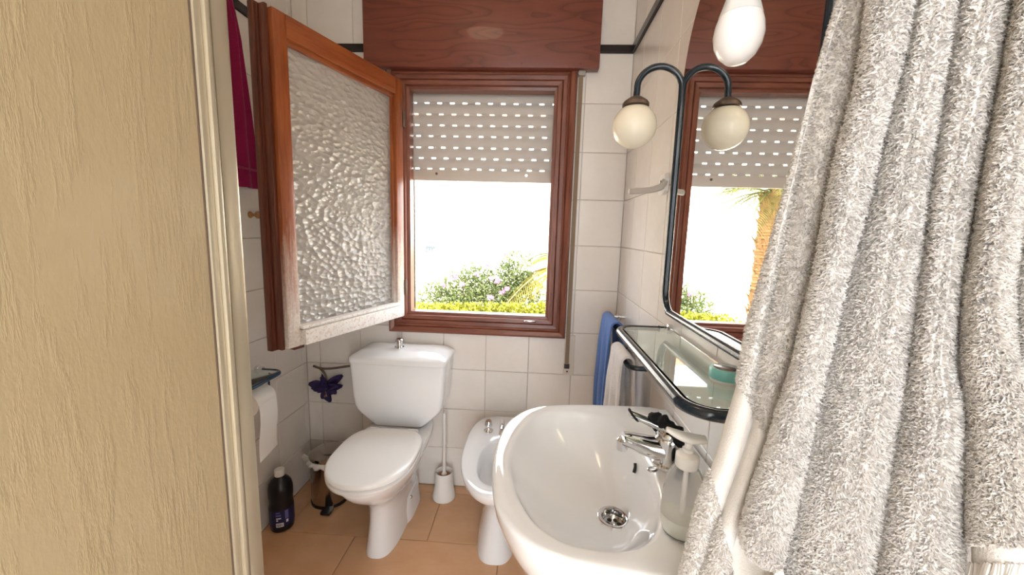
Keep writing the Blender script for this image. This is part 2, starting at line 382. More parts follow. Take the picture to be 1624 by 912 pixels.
struct(MB().box(XL-G, XL+0.010, YF, -0.010, 2.001, 2.029).build('trim_3', 'strip_tile', smooth=False))
mb = MB(); mb.box(XL-0.1, -0.46, YF-0.1, YF, -0.05, ZC); mb.box(0.18, XR+0.1, YF-0.1, YF, -0.05, ZC); mb.box(-0.46, 0.18, YF-0.1, YF, 2.04, ZC)
struct(mb.build('wall_front', 'plaster', smooth=False))
struct(MB().box(XL-0.1, XR+0.1, YF-0.1, T, ZC, ZC+0.1).build('ceiling', 'plaster', smooth=False))
floor = struct(MB().box(XL-0.1, XR+0.1, YF-0.1, G, -0.10, -0.005).build('floor', 'floor_grout', smooth=False))
MFL = Matrix(((1, 0, 0, 0), (0, 1, 0, 0), (0, 0, 1, -0.007), (0, 0, 0, 1)))
_ys = joints(YF, 0, -0.358, 0.298)
for k in range(len(_ys)-1): lay(floor, MFL, joints(XL, XR, -0.583 if (len(_ys)-k) % 2 == 1 else -0.8805, 0.595), _ys[k:k+2], 'floor_tile', g=0.003)

# ------------------------------------------------------------------ window
WX0, WX1, WZ0, WZ1 = -0.762, -0.128, 0.868, 1.858
window = struct(empty('window_1', (-0.445, 0.0, WZ0)))
def frame_sides(name, prof, parent, mats):       # mitred rectangular frame; prof = (outward offset, y)
    n = len(prof)
    cr = [(WX0, WZ0, -1, -1), (WX1, WZ0, 1, -1), (WX1, WZ1, 1, 1), (WX0, WZ1, -1, 1)]
    for k in range(4):
        a, b_ = cr[k], cr[(k+1) % 4]
        r = [[(c[0]+c[2]*o, y, c[1]+c[3]*o) for o, y in prof] for c in (a, b_)]
        MB().loft(r).build(name, mats[k % 2], parent, True, 25)
frame_sides('frame_bar', [(0, 0.075), (0, 0.022), (0.012, 0.020), (0.014, 0.0), (0.030, -0.002), (0.033, 0.004), (0.036, -0.004), (0.052, -0.006), (0.052, 0.075)], window, ('wood_h', 'wood_v'))
frame_sides('casing_board', [(0.0525, 0.007), (0.0525, -0.012), (0.058, -0.017), (0.062, -0.013), (0.066, -0.020), (0.082, -0.026), (0.089, -0.024), (0.092, -0.016), (0.092, 0.0)], window, ('wood_h', 'wood_v'))
# aluminium sill and reveal
MB().loft([[(x, y, z) for y, z in ((0.0765, 0.862), (0.215, 0.822), (0.225, 0.800), (0.2205, 0.800), (0.211, 0.818), (0.0765, 0.855))] for x in (WX0-0.036, WX1+0.036)]).build('sill', 'brown_metal', window, False)
mb = MB().tube([(-0.225, -0.004, 0.846), (-0.222, -0.018, 0.850), (-0.205, -0.022, 0.852), (-0.185, -0.020, 0.850), (-0.172, -0.005, 0.847)], 0.004)
tag(mb.build('latch_plate', 'chrome', window), 'bright metal latch plate')
# sash, swung open into the room, hinged on its left; local x along its width, local y towards its inside face
sash_dir = np.array([-0.193, -0.572]); sash_dir /= np.linalg.norm(sash_dir); SA = math.atan2(sash_dir[1], sash_dir[0])
SZ0, SZ1, SW, ST = 0.858, 1.874, 0.597, 0.046
MS = Matrix.Translation((-0.776, -0.028, 0)) @ Matrix.Rotation(SA, 4, 'Z')
def sash_part(mb, name, mat, parent, smooth=True, angle=30):
    o = mb.build(name, mat, parent, smooth, angle); o['_local'] = 1
    if parent is None or parent == window: o.matrix_world = MS
    return o
# the face seen here is the outer one: local +y is on the camera side once opened
mb = MB()
FT = 0.0                       # outer face plane y=0 -> thickness runs to negative local y
mb.box(0.0, 0.046, -ST, 0, SZ0, SZ1, 0.003)
mb.box(SW-0.044, SW, -ST, 0, SZ0, SZ1, 0.003)
mb.box(0.046, SW-0.044, -ST, 0, SZ0, SZ0+0.052, 0.003)
# glazing bead around the pane
for x0, x1, z0, z1 in ((0.046, 0.057, SZ0+0.052, SZ1-0.08), (SW-0.055, SW-0.044, SZ0+0.052, SZ1-0.08)): mb.box(x0, x1, -ST+0.006, -0.010, z0, z1, 0.002)
sash = sash_part(mb, 'sash', 'wood_sash', None); sash.parent = window; sash.matrix_parent_inverse = Matrix.Translation((0.445, 0, -WZ0))
mb = MB(); mb.box(0.0465, SW-0.0445, -ST, 0, SZ1-0.066, SZ1, 0.003); mb.box(0.0465, SW-0.0445, -ST+0.006, -0.010, SZ1-0.080, SZ1-0.066, 0.002)
x = mb.build('top_rail', 'wood_sash_h', sash, True, 30); x['_local'] = 1
# lip with the grooved closing edge (inside half of the stile)
mb = MB(); mb.box(SW+0.0005, SW+0.012, -ST-0.004, -0.016, SZ0-0.004, SZ1+0.008, 0.002); mb.box(SW-0.050, SW+0.022, -ST-0.026, -ST-0.004, SZ0-0.010, SZ1+0.016, 0.003); mb.box(SW+0.012, SW+0.017, -ST-0.004, -ST+0.006, SZ0-0.006, SZ1+0.01, 0.001)
e1 = mb.build('closing_stile', 'wood_edge', sash); e1['_local'] = 1
# hammered pane (real wavy relief on the camera side, fine relief in the material)
nx, nz = 60, 100
gx0, gx1, gz0, gz1 = 0.05, SW-0.048, SZ0+0.045, SZ1-0.07
mb = MB().box(gx0, gx1, -0.030, -0.024, gz0, gz1)
pane = mb.build('glass_pane', 'hammered_glass', sash, False); pane['_local'] = 1
mb = MB(); mb.box(0.030, SW-0.046, -0.008, 0.022, SZ0+0.004, SZ0+0.054, 0.004); mb.box(0.030, SW-0.046, -0.020, 0.012, SZ0+0.056, SZ0+0.068, 0.003)
dr = mb.build('drip_rail', 'peeling_paint', sash); dr['_local'] = 1; tag(dr, 'weathered rail with peeling white paint')
mb = MB().box(SW-0.075, SW-0.035, -ST-0.002, -0.02, SZ0-0.016, SZ0-0.001, 0.002)
x = mb.build('lower_catch', 'wood_edge', sash); x['_local'] = 1
for z in (SZ0+0.13, SZ1-0.15):
    x = MB().lathe([(0.006, z-0.035), (0.007, z-0.03), (0.007, z+0.03), (0.006, z+0.035)], (-0.008, 0.0, 0), 12).build('hinge', 'brown_metal', sash); x['_local'] = 1
tag(sash, 'open casement sash with hammered glass')
# shutter box over the window
sbx = thing('shutter_box', 'dark red-brown wood-grain box panel above the window', 'shutter box', (-0.445, -0.03, 1.92))
MB().box(-0.932, 0.046, -0.055, -0.0105, 1.921, 2.40, 0.002).build('front_panel', 'wood_panel', sbx)
for x in (-0.74, -0.50, -0.27, -0.03): MB().lathe([(0.0035, -0.0565), (0.0035, -0.0545)], (x, 0, 1.936), 10, 'y').build('nail', 'wood_edge', sbx)
# roller shutter slats with open light slots
shutter = thing('roller_shutter', 'half-lowered beige roller shutter with rows of light slots outside the window', 'roller shutter', (-0.445, 0.11, 1.48))
bounds = [1.532, 1.580, 1.628, 1.679, 1.727, 1.775, 1.824, 1.871, 1.92]
SX0, SX1 = WX0-0.012, WX1+0.012; GAP = 0.0065
for i in range(len(bounds)-1):
    z0, z1 = bounds[i], bounds[i+1]; mb = MB()
    zs = np.linspace(z0+GAP, z1-0.0008, 7)
    prof = [0.104-0.0055*math.sin(PI*k/6) for k in range(7)]
    r0 = [(p, z) for p, z in zip(prof, zs)]+[(p+0.006, z) for p, z in zip(prof[::-1], zs[::-1])]
    mb.loft([[(SX0, p, z) for p, z in r0], [(SX1, p, z) for p, z in r0]])
    off = (0.012, 0.031, 0.018, 0.018, 0.012, 0.008, 0.0, 0.014)[i]; xs = np.arange(SX0-0.06+off, SX1+0.06, 0.0585)
    for x in xs:               # webs between the slots hook the slat into the one below
        a, c = max(x+0.0205, SX0), min(x+0.0585, SX1)
        if c-a > 0.002: mb.box(a, c, 0.106, 0.109, z0-0.002, z0+GAP+0.003)
    mb.build('slat', 'slat', shutter, True, 30)
mb = MB(); mb.box(SX0, SX1, 0.098, 0.112, 1.480, 1.5315, 0.003); bar = mb.build('bottom_bar', 'slat_bar', shutter)
for x in (-0.66, -0.24): MB().lathe([(0.006, 0.0965), (0.006, 0.0985)], (x, 0, 1.512), 14, 'y').build('screw', 'dull_steel', bar)
for x0, x1 in ((SX0-0.020, SX0+0.006), (SX1-0.006, SX1+0.020)):
    mb = MB(); mb.box(x0, x1, 0.088, 0.095, WZ0-0.004, 1.93); mb.box(x0, x1, 0.114, 0.121, WZ0-0.004, 1.93); mb.build('guide_rail', 'dull_steel', shutter, False)
# strap
st = thing('shutter_strap', 'brown shutter strap hanging beside the window into a wall plate', 'strap', (-0.006, -0.01, 0.6))
MB().box(-0.031, -0.013, -0.016, -0.013, 0.655, 1.925).build('strap_band', 'strap', st, False)
mb = MB(); mb.box(-0.034, -0.004, -0.028, 0.0, 1.905, 1.930, 0.004); mb.tube([(-0.034, -0.02, 1.915), (-0.034, -0.032, 1.912), (-0.010, -0.032, 1.912), (-0.008, -0.018, 1.915)], 0.003, 8, 3); mb.build('strap_guide', 'grey_plastic', st)
pl = MB().box(-0.036, 0.012, -0.0075, 0.0, 0.600, 0.790, 0.003).build('wall_plate', 'strap_plate', st)
MB().box(-0.033, -0.009, -0.0165, -0.0072, 0.634, 0.656, 0.002).build('strap_slot', 'black_plastic', pl)
MB().lathe([(0.004, -0.0085), (0.004, -0.0065)], (-0.018, 0, 0.618), 10, 'y').build('screw', 'black_plastic', pl)

# ------------------------------------------------------------------ shower screen on the left
PX = -0.52
sh = thing('shower_screen', 'beige streaked translucent shower screen in a champagne aluminium frame', 'shower screen', (PX, -1.4, 0.0))
PB = -1.402
pan = MB().box(PX-0.006, PX, -2.10, PB+0.0005, 0.135, 1.93).build('panel', 'shower_acrylic', sh, False)
def vprof(name, x0, x1, y0, y1, z0=0.10, z1=1.96, c=0.0025): return MB().box(x0, x1, y0, y1, z0, z1, c).build(name, 'champagne_aluminium', sh)
MB().box(PX-0.001, PX+0.0015, PB-0.0004, PB+0.0009, 0.14, 1.93).build('seal', 'brown_metal', sh, False)
vprof('door_profile', PX-0.016, PX+0.004, PB+0.001, PB+0.010); vprof('door_profile', PX-0.016, PX+0.008, PB+0.010, PB+0.017, c=0.003); vprof('door_profile', PX-0.016, PX+0.002, PB+0.017, PB+0.021)
vprof('corner_post', PX-0.020, PX+0.004, PB+0.022, PB+0.0455, c=0.004)
vprof('top_rail', PX-0.018, PX+0.006, -2.11, PB+0.0455, 1.961, 2.0); vprof('bottom_rail', PX-0.018, PX+0.006, -2.11, PB+0.003, 0.10, 0.134)
MB().box(XL+0.002, PX-0.021, PB+0.028, PB+0.034, 0.135, 1.93).build('return_panel', 'shower_acrylic', sh, False)
vprof('return_top_rail', XL+0.001, PX-0.019, PB+0.022, PB+0.0455, 1.961, 2.0)
mb = MB(); mb.box(XL+0.002, PX+0.012, -2.115, PB+0.05, 0.0, 0.07, 0.01); mb.box(XL+0.002, XL+0.05, -2.115, PB+0.05, 0.07, 0.099); mb.box(PX-0.04, PX+0.012, -2.115, PB+0.05, 0.07, 0.0995); mb.box(XL+0.05, PX-0.04, PB, PB+0.05, 0.07, 0.099)
tray = tag(mb.build('shower_tray', 'ceramic'), 'white shower tray under the beige shower screen', 'shower tray')

# ------------------------------------------------------------------ toilet
TX = -0.757
toi = thing('toilet', 'white close-coupled toilet with closed lid under the open window sash', 'toilet', (TX, -0.35, 0))
def ringz(cx, y0, y1, hw, z, e=2.4, back=None): return [(p[0], p[1], z) for p in sup(cx, y0, y1, hw, 64, e, back)]
rings = [ringz(TX, -0.462, -0.075, 0.066, 0.0, 2.8, 5), ringz(TX, -0.462, -0.075, 0.066, 0.012, 2.8, 5), ringz(TX, -0.455, -0.07, 0.061, 0.05, 2.6, 5),
         ringz(TX, -0.440, -0.06, 0.058, 0.13, 2.5, 5), ringz(TX, -0.440, -0.05, 0.064, 0.19, 2.4, 5), ringz(TX+0.002, -0.475, -0.04, 0.088, 0.235, 2.3, 5),
         ringz(TX+0.004, -0.545, -0.03, 0.118, 0.285, 2.2, 4), ringz(TX+0.006, -0.602, -0.03, 0.137, 0.335, 2.1, 3.5), ringz(TX+0.008, -0.632, -0.03, 0.145, 0.372, 2.1, 3.5), ringz(TX+0.008, -0.635, -0.03, 0.146, 0.385, 2.1, 3.5), ringz(TX+0.008, -0.629, -0.035, 0.142, 0.392, 2.1, 3.5)]
bowl = MB().loft(rings).build('bowl', 'ceramic', toi, True, 60)
MB().sphere((TX+0.0625, -0.215, 0.085), 0.008).build('bolt_cap', 'dull_steel', bowl)
# foot flange
MB().loft([[(p[0], p[1], z) for p in sup(TX, -0.30, -0.075, w, 40, 3, 5)] for z, w in ((0.0, 0.078), (0.02, 0.076), (0.10, 0.062))]).build('foot', 'ceramic', bowl, True, 60)
def tank_ring(z, hw, y0=-0.198, y1=-0.012, r=0.022):
    pts = []
    for cx, cy, a0 in ((TX+hw-r, y1-r*0.4, 0), (TX-hw+r, y1-r*0.4, 90), (TX-hw+r, y0+r, 180), (TX+hw-r, y0+r, 270)):
        for k in range(7):
            a = math.radians(a0+15*k); pts.append((cx+r*math.cos(a), cy+(r if a0 >= 180 else r*0.4)*math.sin(a), z))
    return pts
rings = [tank_ring(z, w, y0) for z, w, y0 in ((0.3925, 0.105, -0.180), (0.398, 0.113, -0.187), (0.456, 0.174, -0.195), (0.472, 0.187, -0.196), (0.492, 0.194, -0.197), (0.53, 0.199, -0.199), (0.60, 0.204, -0.200), (0.676, 0.209, -0.202))]
tank = MB().loft(rings).build('tank', 'ceramic', toi, True, 50)
rings = [tank_ring(0.6775, 0.211, -0.205), tank_ring(0.686, 0.213, -0.208), tank_ring(0.698, 0.213, -0.208), tank_ring(0.704, 0.2105, -0.204), tank_ring(0.712, 0.198, -0.180), tank_ring(0.722, 0.178, -0.150, -0.02), tank_ring(0.7275, 0.13, -0.13, -0.035, 0.03), tank_ring(0.728, 0.07, -0.11, -0.06, 0.02)]
lid = MB().loft(rings).build('tank_lid', 'ceramic', toi, True, 60)
MB().lathe([(0.021, 0.7285), (0.021, 0.733), (0.015, 0.735), (0.015, 0.752), (0.018, 0.755), (0.018, 0.764), (0.013, 0.768)], (-0.775, -0.105, 0), 24).build('flush_button', 'chrome', lid)
SXc = -0.748
def seat_ring(z, s=0.0): return [(p[0], p[1], z) for p in sup(SXc, -0.655-s, -0.275+s*0.5, 0.150+s, 72, 2.12, 3.4)]
mb = MB().loft([seat_ring(0.3935, -0.006), seat_ring(0.399, 0.002), seat_ring(0.408, 0.003), seat_ring(0.413, -0.004)]); mb.build('seat', 'seat_plastic', toi, True, 60)
mb = MB().loft([seat_ring(0.4155, -0.002), seat_ring(0.420, 0.004), seat_ring(0.430, 0.003), seat_ring(0.4335, 0.0), seat_ring(0.4350, -0.006), seat_ring(0.436, -0.03), seat_ring(0.437, -0.09)]); mb.build('lid', 'seat_plastic', toi, True, 60)
for dx in (-0.08, 0.08): MB().lathe([(0.012, dx-0.02), (0.013, dx), (0.012, dx+0.02)], (SXc, -0.262, 0.415), 14, 'x').build('hinge', 'seat_plastic', toi)

# ------------------------------------------------------------------ bidet
BX = -0.297
bid = thing('bidet', 'white bidet with chrome taps between the toilet and the basin', 'bidet', (BX, -0.35, 0))
R = [ringz(BX-0.005, -0.452, -0.10, 0.080, 0.0, 2.8, 4), ringz(BX-0.005, -0.452, -0.10, 0.080, 0.012, 2.8, 4), ringz(BX-0.005, -0.438, -0.09, 0.070, 0.07, 2.5, 4), ringz(BX-0.004, -0.42, -0.08, 0.058, 0.17, 2.4, 4),
     ringz(BX-0.002, -0.43, -0.06, 0.066, 0.225, 2.3, 4), ringz(BX, -0.485, -0.05, 0.098, 0.27, 2.2, 3.6), ringz(BX, -0.55, -0.045, 0.126, 0.315, 2.1, 3.4), ringz(BX, -0.60, -0.04, 0.141, 0.36, 2.1, 3.2), ringz(BX, -0.613, -0.04, 0.146, 0.388, 2.1, 3.2), ringz(BX, -0.611, -0.042, 0.1445, 0.397, 2.1, 3.2), ringz(BX, -0.604, -0.05, 0.139, 0.400, 2.1, 3.2),
     ringz(BX, -0.560, -0.268, 0.080, 0.3995, 2.2, 2.6), ringz(BX, -0.552, -0.274, 0.074, 0.392, 2.2, 2.6), ringz(BX, -0.535, -0.285, 0.068, 0.35, 2.2, 2.5), ringz(BX, -0.50, -0.31, 0.055, 0.29, 2.1, 2.3), ringz(BX, -0.44, -0.35, 0.03, 0.262, 2, 2), ringz(BX, -0.41, -0.38, 0.012, 0.258, 2, 2)]
MB().loft(R).build('body', 'ceramic', bid, True, 70)
for dx, dy in ((-0.062, -0.19), (0.062, -0.19)):
    t = MB().lathe([(0.021, 0.400), (0.021, 0.404), (0.013, 0.409), (0.011, 0.414), (0.016, 0.420), (0.0175, 0.430), (0.016, 0.440), (0.0135, 0.447)], (BX+dx, dy, 0), 20).build('tap', 'chrome', bid)
    MB().lathe([(0.011, 0.4475), (0.010, 0.4495)], (BX+dx, dy, 0), 16).build('tap_cap', 'pale_bristle', t)
MB().tube([(BX, -0.19, 0.40), (BX, -0.19, 0.44), (BX, -0.215, 0.458), (BX, -0.265, 0.448), (BX, -0.285, 0.435)], 0.010, 14).build('spout', 'chrome', bid)

# ------------------------------------------------------------------ washbasin
BC = (-0.05, -0.986)
outer = polar([(-0.263, 0), (-0.258, 0.08), (-0.245, 0.15), (-0.215, 0.208), (-0.178, 0.246), (-0.125, 0.270), (-0.03, 0.285), (0.08, 0.290), (0.155, 0.290), (0.180, 0.283), (0.1895, 0.262), (0.190, 0.13), (0.190, 0)], BC, 120)
inner = polar([(-0.227, 0), (-0.219, 0.07), (-0.203, 0.13), (-0.167, 0.197), (-0.112, 0.234), (-0.03, 0.236), (0.02, 0.203), (0.052, 0.14), (0.068, 0.07), (0.073, 0)], BC, 120)
outer[:, 0] = np.minimum(outer[:, 0], 0.1905)
bas = thing('washbasin', 'white ceramic washbasin fixed to the tiled wall under the mirror', 'washbasin', (0.0, -0.986, 0))
DC = np.array([0.004, -0.986]); DZ = 0.640
def shr(P, s, c): return np.array(c)+(P-np.array(c))*s
rings = []
UC = np.array([0.06, -0.986])
for z, s in ((0.53, 0.30), (0.535, 0.42), (0.555, 0.56), (0.60, 0.745), (0.65, 0.87), (0.70, 0.945), (0.735, 0.982), (0.752, 0.993), (0.762, 0.998)): 
    P = shr(outer, s, UC); rings.append(ring(P, z))
rings += [ring(outer, 0.767, BC, 1, -0.001), ring(outer, 0.7715, BC, 1, -0.004), ring(outer, 0.7735, BC, 1, -0.010), ring(outer*0.5+inner*0.5, 0.7725), ring(inner, 0.7715, BC, 1, 0.010), ring(inner, 0.770, BC, 1, 0.004), ring(inner, 0.766, BC, 1, 0.0), ring(inner, 0.760, BC, 1, -0.004)]
for t in np.linspace(0.06, 0.93, 16):
    P = inner*(1-t)+DC*t; d_ = P-DC; l_ = np.linalg.norm(d_, axis=1)[:, None]; P = DC+d_/l_*np.maximum(l_, 0.0315); z = 0.760-(0.760-DZ)*(1-(1-t)**2.3); rings.append(ring(P, z))
A_ = np.arctan2(rings[-1][0][1]-DC[1], rings[-1][0][0]-DC[0]); rings.append([(DC[0]+0.0310*(p[0]-DC[0])/math.hypot(p[0]-DC[0], p[1]-DC[1]), DC[1]+0.0310*(p[1]-DC[1])/math.hypot(p[0]-DC[0], p[1]-DC[1]), DZ-0.0015) for p in rings[-1]])
body = MB().loft(rings, True, False).build('basin', 'ceramic', bas, True, 70)
MB().box(0.165, 0.1895, -1.24, -0.732, 0.774, 0.782, 0.003).build('back_ledge', 'ceramic', bas)
dr = MB().lathe([(0.030, 0.620), (0.035, 0.6405), (0.0345, 0.6432), (0.030, 0.6445), (0.0262, 0.6425), (0.0245, 0.632), (0.0240, 0.622), (0.0, 0.6215)], (*DC, 0), 36, caps=(True, False)).build('drain', 'chrome', bas, True, 50)
MB().lathe([(0.0238, 0.6262), (0.0, 0.6268)], (*DC, 0), 24, caps=(False, False)).build('drain_grid', 'dull_steel', dr, False)
for k in range(6):
    a = 2*PI*k/6; MB().lathe([(0.0052, 0.6270), (0.001, 0.6273)], (DC[0]+0.0125*math.cos(a), DC[1]+0.0125*math.sin(a), 0), 12).build('drain_hole', 'black_plastic', dr)
MB().lathe([(0.005, 0.6272), (0.004, 0.6290)], (*DC, 0), 12).build('drain_screw', 'chrome', dr)
mb = MB(); mb.tube([(0.0585, -0.925, 0.735), (0.0580, -0.930, 0.728), (0.054, -0.936, 0.718)], 0.0035, 8); mb.build('overflow_slot', 'black_plastic', bas)
MB().loft([[(0.06+r*math.cos(2*PI*k/32)*1.1, -0.986+r*math.sin(2*PI*k/32), z) for k in range(32)] for z, r in ((0, 0.095), (0.02, 0.095), (0.1, 0.08), (0.4, 0.075), (0.525, 0.085))]).build('pedestal', 'ceramic', bas)

# tap
FY = -0.985
fau = thing('mixer_tap', 'chrome single-lever mixer tap on the washbasin', 'tap', (0.105, FY, 0.774))
MB().lathe([(0.032, 0.7735), (0.032, 0.779), (0.0285, 0.783), (0.0285, 0.815), (0.0295, 0.832), (0.028, 0.838)], (0.108, FY, 0), 28).build('body', 'chrome', fau)
sp = MB()
def oval(path, W_, H_, n=16):
    P = spline(path, 5); m = len(P); rr = []
    Wd = np.interp(np.linspace(0, 1, m), np.linspace(0, 1, len(W_)), W_); Hd = np.interp(np.linspace(0, 1, m), np.linspace(0, 1, len(H_)), H_)
    for i in range(m):
        t = P[min(i+1, m-1)]-P[max(i-1, 0)]; t /= np.linalg.norm(t); s = np.cross(t, [0, 0, 1.0]); s /= np.linalg.norm(s); u = np.cross(s, t)
        rr.append([P[i]+Wd[i]*math.cos(2*PI*k/n)*s+Hd[i]*math.sin(2*PI*k/n)*u for k in range(n)])
    return rr
sp.loft(oval([(0.118, FY, 0.806), (0.080, FY, 0.809), (0.038, FY, 0.820), (0.010, FY, 0.827)], [0.027, 0.024, 0.020, 0.0165], [0.030, 0.024, 0.0175, 0.0135]))
spo = sp.build('spout', 'chrome', fau, True, 50)
MB().lathe([(0.0115, 0.802), (0.0125, 0.805), (0.0125, 0.823), (0.008, 0.828)], (0.011, FY, 0), 20).build('aerator', 'chrome', spo)
MB().sphere((0.112, FY, 0.842), 0.031, 0.029, 0.019).build('lever_dome', 'chrome', fau)
MB().loft(oval([(0.118, FY, 0.853), (0.09, FY, 0.860), (0.055, FY, 0.871), (0.022, FY, 0.883)], [0.022, 0.0175, 0.0135, 0.0105], [0.012, 0.0105, 0.009, 0.007])).build('lever', 'chrome', fau, True, 50)
mb = MB().tube([(0.080, FY-0.026, 0.780), (0.074, FY-0.034, 0.778), (0.064, FY-0.036, 0.777), (0.060, FY-0.028, 0.7765), (0.068, FY-0.022, 0.777), (0.080, FY-0.024, 0.778)], 0.0024, 8); mb.build('plug_chain', 'dull_steel', fau)
# hair ties
def scrunchie(name, c, r, t, tilt, label, n=120, lump=0.34, sx=1.0):
    V = []; F = []; mN = 12; Mx = Matrix.Translation(c) @ tilt
    for i in range(n):
        a = 2*PI*i/n; rr = t*(1+lump*(0.55*math.sin(7*a)+0.45*math.sin(12*a+1.3)))
        for k in range(mN):
            b_ = 2*PI*k/mN; q = rr*(1+lump*0.30*math.sin(3*b_+5*a))
            V.append(Mx @ Vector(((r+q*math.cos(b_))*math.cos(a)*sx, (r+q*math.cos(b_))*math.sin(a), q*math.sin(b_))))
    for i in range(n):
        for k in range(mN): F.append((i*mN+k, i*mN+(k+1) % mN, ((i+1) % n)*mN+(k+1) % mN, ((i+1) % n)*mN+k))
    return tag(link(name, mesh(name, V, F), 'black_fabric'), label, 'hair tie')
scrunchie('hair_scrunchie', (0.096, FY-0.010, 0.857), 0.030, 0.0118, Matrix.Rotation(math.radians(48), 4, 'Y') @ Matrix.Rotation(-0.45, 4, 'X'), 'black ruffled hair scrunchie looped round the tap lever')
scrunchie('hair_band', (0.030, FY, 0.8795), 0.0125, 0.0024, Matrix.Rotation(math.radians(50), 4, 'Y') @ Matrix.Rotation(0.5, 4, 'Z'), 'thin black hair band hooked over the tip of the tap lever', lump=0.1, sx=1.3)
# black plug by the wall
o = MB().lathe([(0.013, 0.7745), (0.017, 0.779), (0.0185, 0.790), (0.0165, 0.801), (0.010, 0.808), (0.002, 0.8095)], (0.128, -1.060, 0), 24).build('plug_knob', 'black_plastic'); tag(o, 'small black rounded plug standing on the back ledge of the basin', 'plug')

# soap dispenser
SXp, SYp = 0.066, -1.180
sd = thing('soap_dispenser', 'clear plastic pump bottle with a little cream liquid soap on the basin', 'soap dispenser', (SXp, SYp, 0.7735))
prof = [(0.020, 0.7745), (0.029, 0.777), (0.0325, 0.790), (0.0335, 0.815), (0.032, 0.845), (0.0285, 0.868), (0.021, 0.884), (0.0145, 0.890), (0.013, 0.897)]
bt = MB().lathe(prof, (SXp, SYp, 0), 36, caps=(True, False)).build('bottle', 'soap_bottle', sd, True, 60)
MB().lathe([(0.018, 0.7765), (0.0275, 0.779), (0.031, 0.791), (0.0318, 0.806), (0.030, 0.8065)], (SXp, SYp, 0), 32).build('liquid_soap', 'soap', sd)
MB().lathe([(0.0035, 0.782), (0.0035, 0.905)], (SXp, SYp, 0), 12).build('dip_tube', 'white_plastic', sd)
MB().lathe([(0.0165, 0.889), (0.0178, 0.891), (0.0178, 0.909), (0.015, 0.912), (0.009, 0.915), (0.009, 0.920), (0.006, 0.921), (0.006, 0.934)], (SXp, SYp, 0), 24).build('collar', 'white_plastic', sd)
MB().loft(oval([(SXp+0.024, SYp-0.004, 0.938), (SXp, SYp, 0.937), (SXp-0.018, SYp+0.004, 0.941), (SXp-0.034, SYp+0.008, 0.947)], [0.010, 0.014, 0.011, 0.005], [0.005, 0.0075, 0.006, 0.0035])).build('pump_head', 'white_plastic', sd, True, 60)

# ------------------------------------------------------------------ mirror with lamp arms
MX = 0.177; MY0, MY1 = -0.675, -1.215; MC = (MY0+MY1)/2; MR = (MY0-MY1)/2; ZA = 1.626; ZB = 1.050; RC = 0.06
mir = thing('wall_mirror', 'arched wall mirror with navy tube frame and two lamp arms', 'mirror', (MX, MC, ZB))
out = []
for k in range(7): a = math.radians(180+15*k); out.append((MY1+RC+RC*math.cos(a), ZB+RC+RC*math.sin(a)))
for k in range(7): a = math.radians(270+15*k); out.append((MY0-RC+RC*math.cos(a), ZB+RC+RC*math.sin(a)))
for k in range(33): a = PI*k/32; out.append((MC+MR*math.cos(a), ZA+MR*math.sin(a)))
MB().loft([[(MX, y, z) for y, z in out], [(MX+0.006, y, z) for y, z in out]]).build('mirror_glass', 'mirror', mir, False)
MB().box(MX+0.0065, XR-0.0001, MC-0.15, MC+0.15, 1.2, 1.6).build('backing', 'black_plastic', mir, False)
TR = 0.0085; tx = MX-0.001
path = []
def arm(y):       # from the vertical tube over an arch to the lamp
    ax = 0.0575; p = []
    for k in range(9):
        a = PI*k/8*1.04; p.append((tx-ax+ax*math.cos(a), y, 1.632+ax*0.95*math.sin(a)))
    p.append((0.0605, y, 1.606)); return p
left = [(tx, MY0, 1.12), (tx, MY0, 1.25), (tx, MY0, 1.40), (tx, MY0, 1.55)]+arm(MY0)
right = [(tx, MY1, 1.12), (tx, MY1, 1.25), (tx, MY1, 1.40), (tx, MY1, 1.55)]+arm(MY1)
bot = [(tx, MY1, 1.115)]+[(tx, MY1+RC+RC*math.cos(math.radians(180+15*k)), ZB+RC+RC*math.sin(math.radians(180+15*k))) for k in range(1, 7)]+[(tx, MC, ZB)]+[(tx, MY0-RC+RC*math.cos(math.radians(270+15*k)), ZB+RC+RC*math.sin(math.radians(270+15*k))) for k in range(0, 7)]
MB().tube(right[::-1]+bot[1:-1]+left, TR, 14, 5).build('tube_frame', 'navy_tube', mir)
GC = (0.0605, MY0, 1.5375)
MB().lathe([(0.011, 1.612), (0.016, 1.610), (0.030, 1.600), (0.034, 1.594), (0.034, 1.588)], (0.0605, MY0, 0), 28).build('lamp_cap', 'brown_metal', mir)
prof = [(0.0565*math.sin(t), 1.5375-0.0565*math.cos(t)) for t in np.linspace(0.02, 2.55, 26)]
MB().lathe(prof, (GC[0], GC[1], 0), 36).build('globe_shade', 'globe_glass', mir, True, 80)
BXp = (0.0605, MY1-0.006)
MB().lathe([(0.011, 1.614), (0.018, 1.612), (0.020, 1.600), (0.019, 1.586)], (*BXp, 0), 24).build('lamp_holder', 'white_plastic', mir)
bulb = MB().lathe([(0.002, 1.4755), (0.012, 1.478), (0.0215, 1.4865), (0.0275, 1.498), (0.0298, 1.511), (0.0285, 1.523), (0.0255, 1.533)], (*BXp, 0), 32).build('bulb', 'bulb_white', mir, True, 70)
MB().lathe([(0.0256, 1.5332), (0.0225, 1.543), (0.0185, 1.556), (0.0165, 1.570), (0.0145, 1.583)], (*BXp, 0), 32).build('bulb_neck', 'bulb_neck', bulb, True, 60)

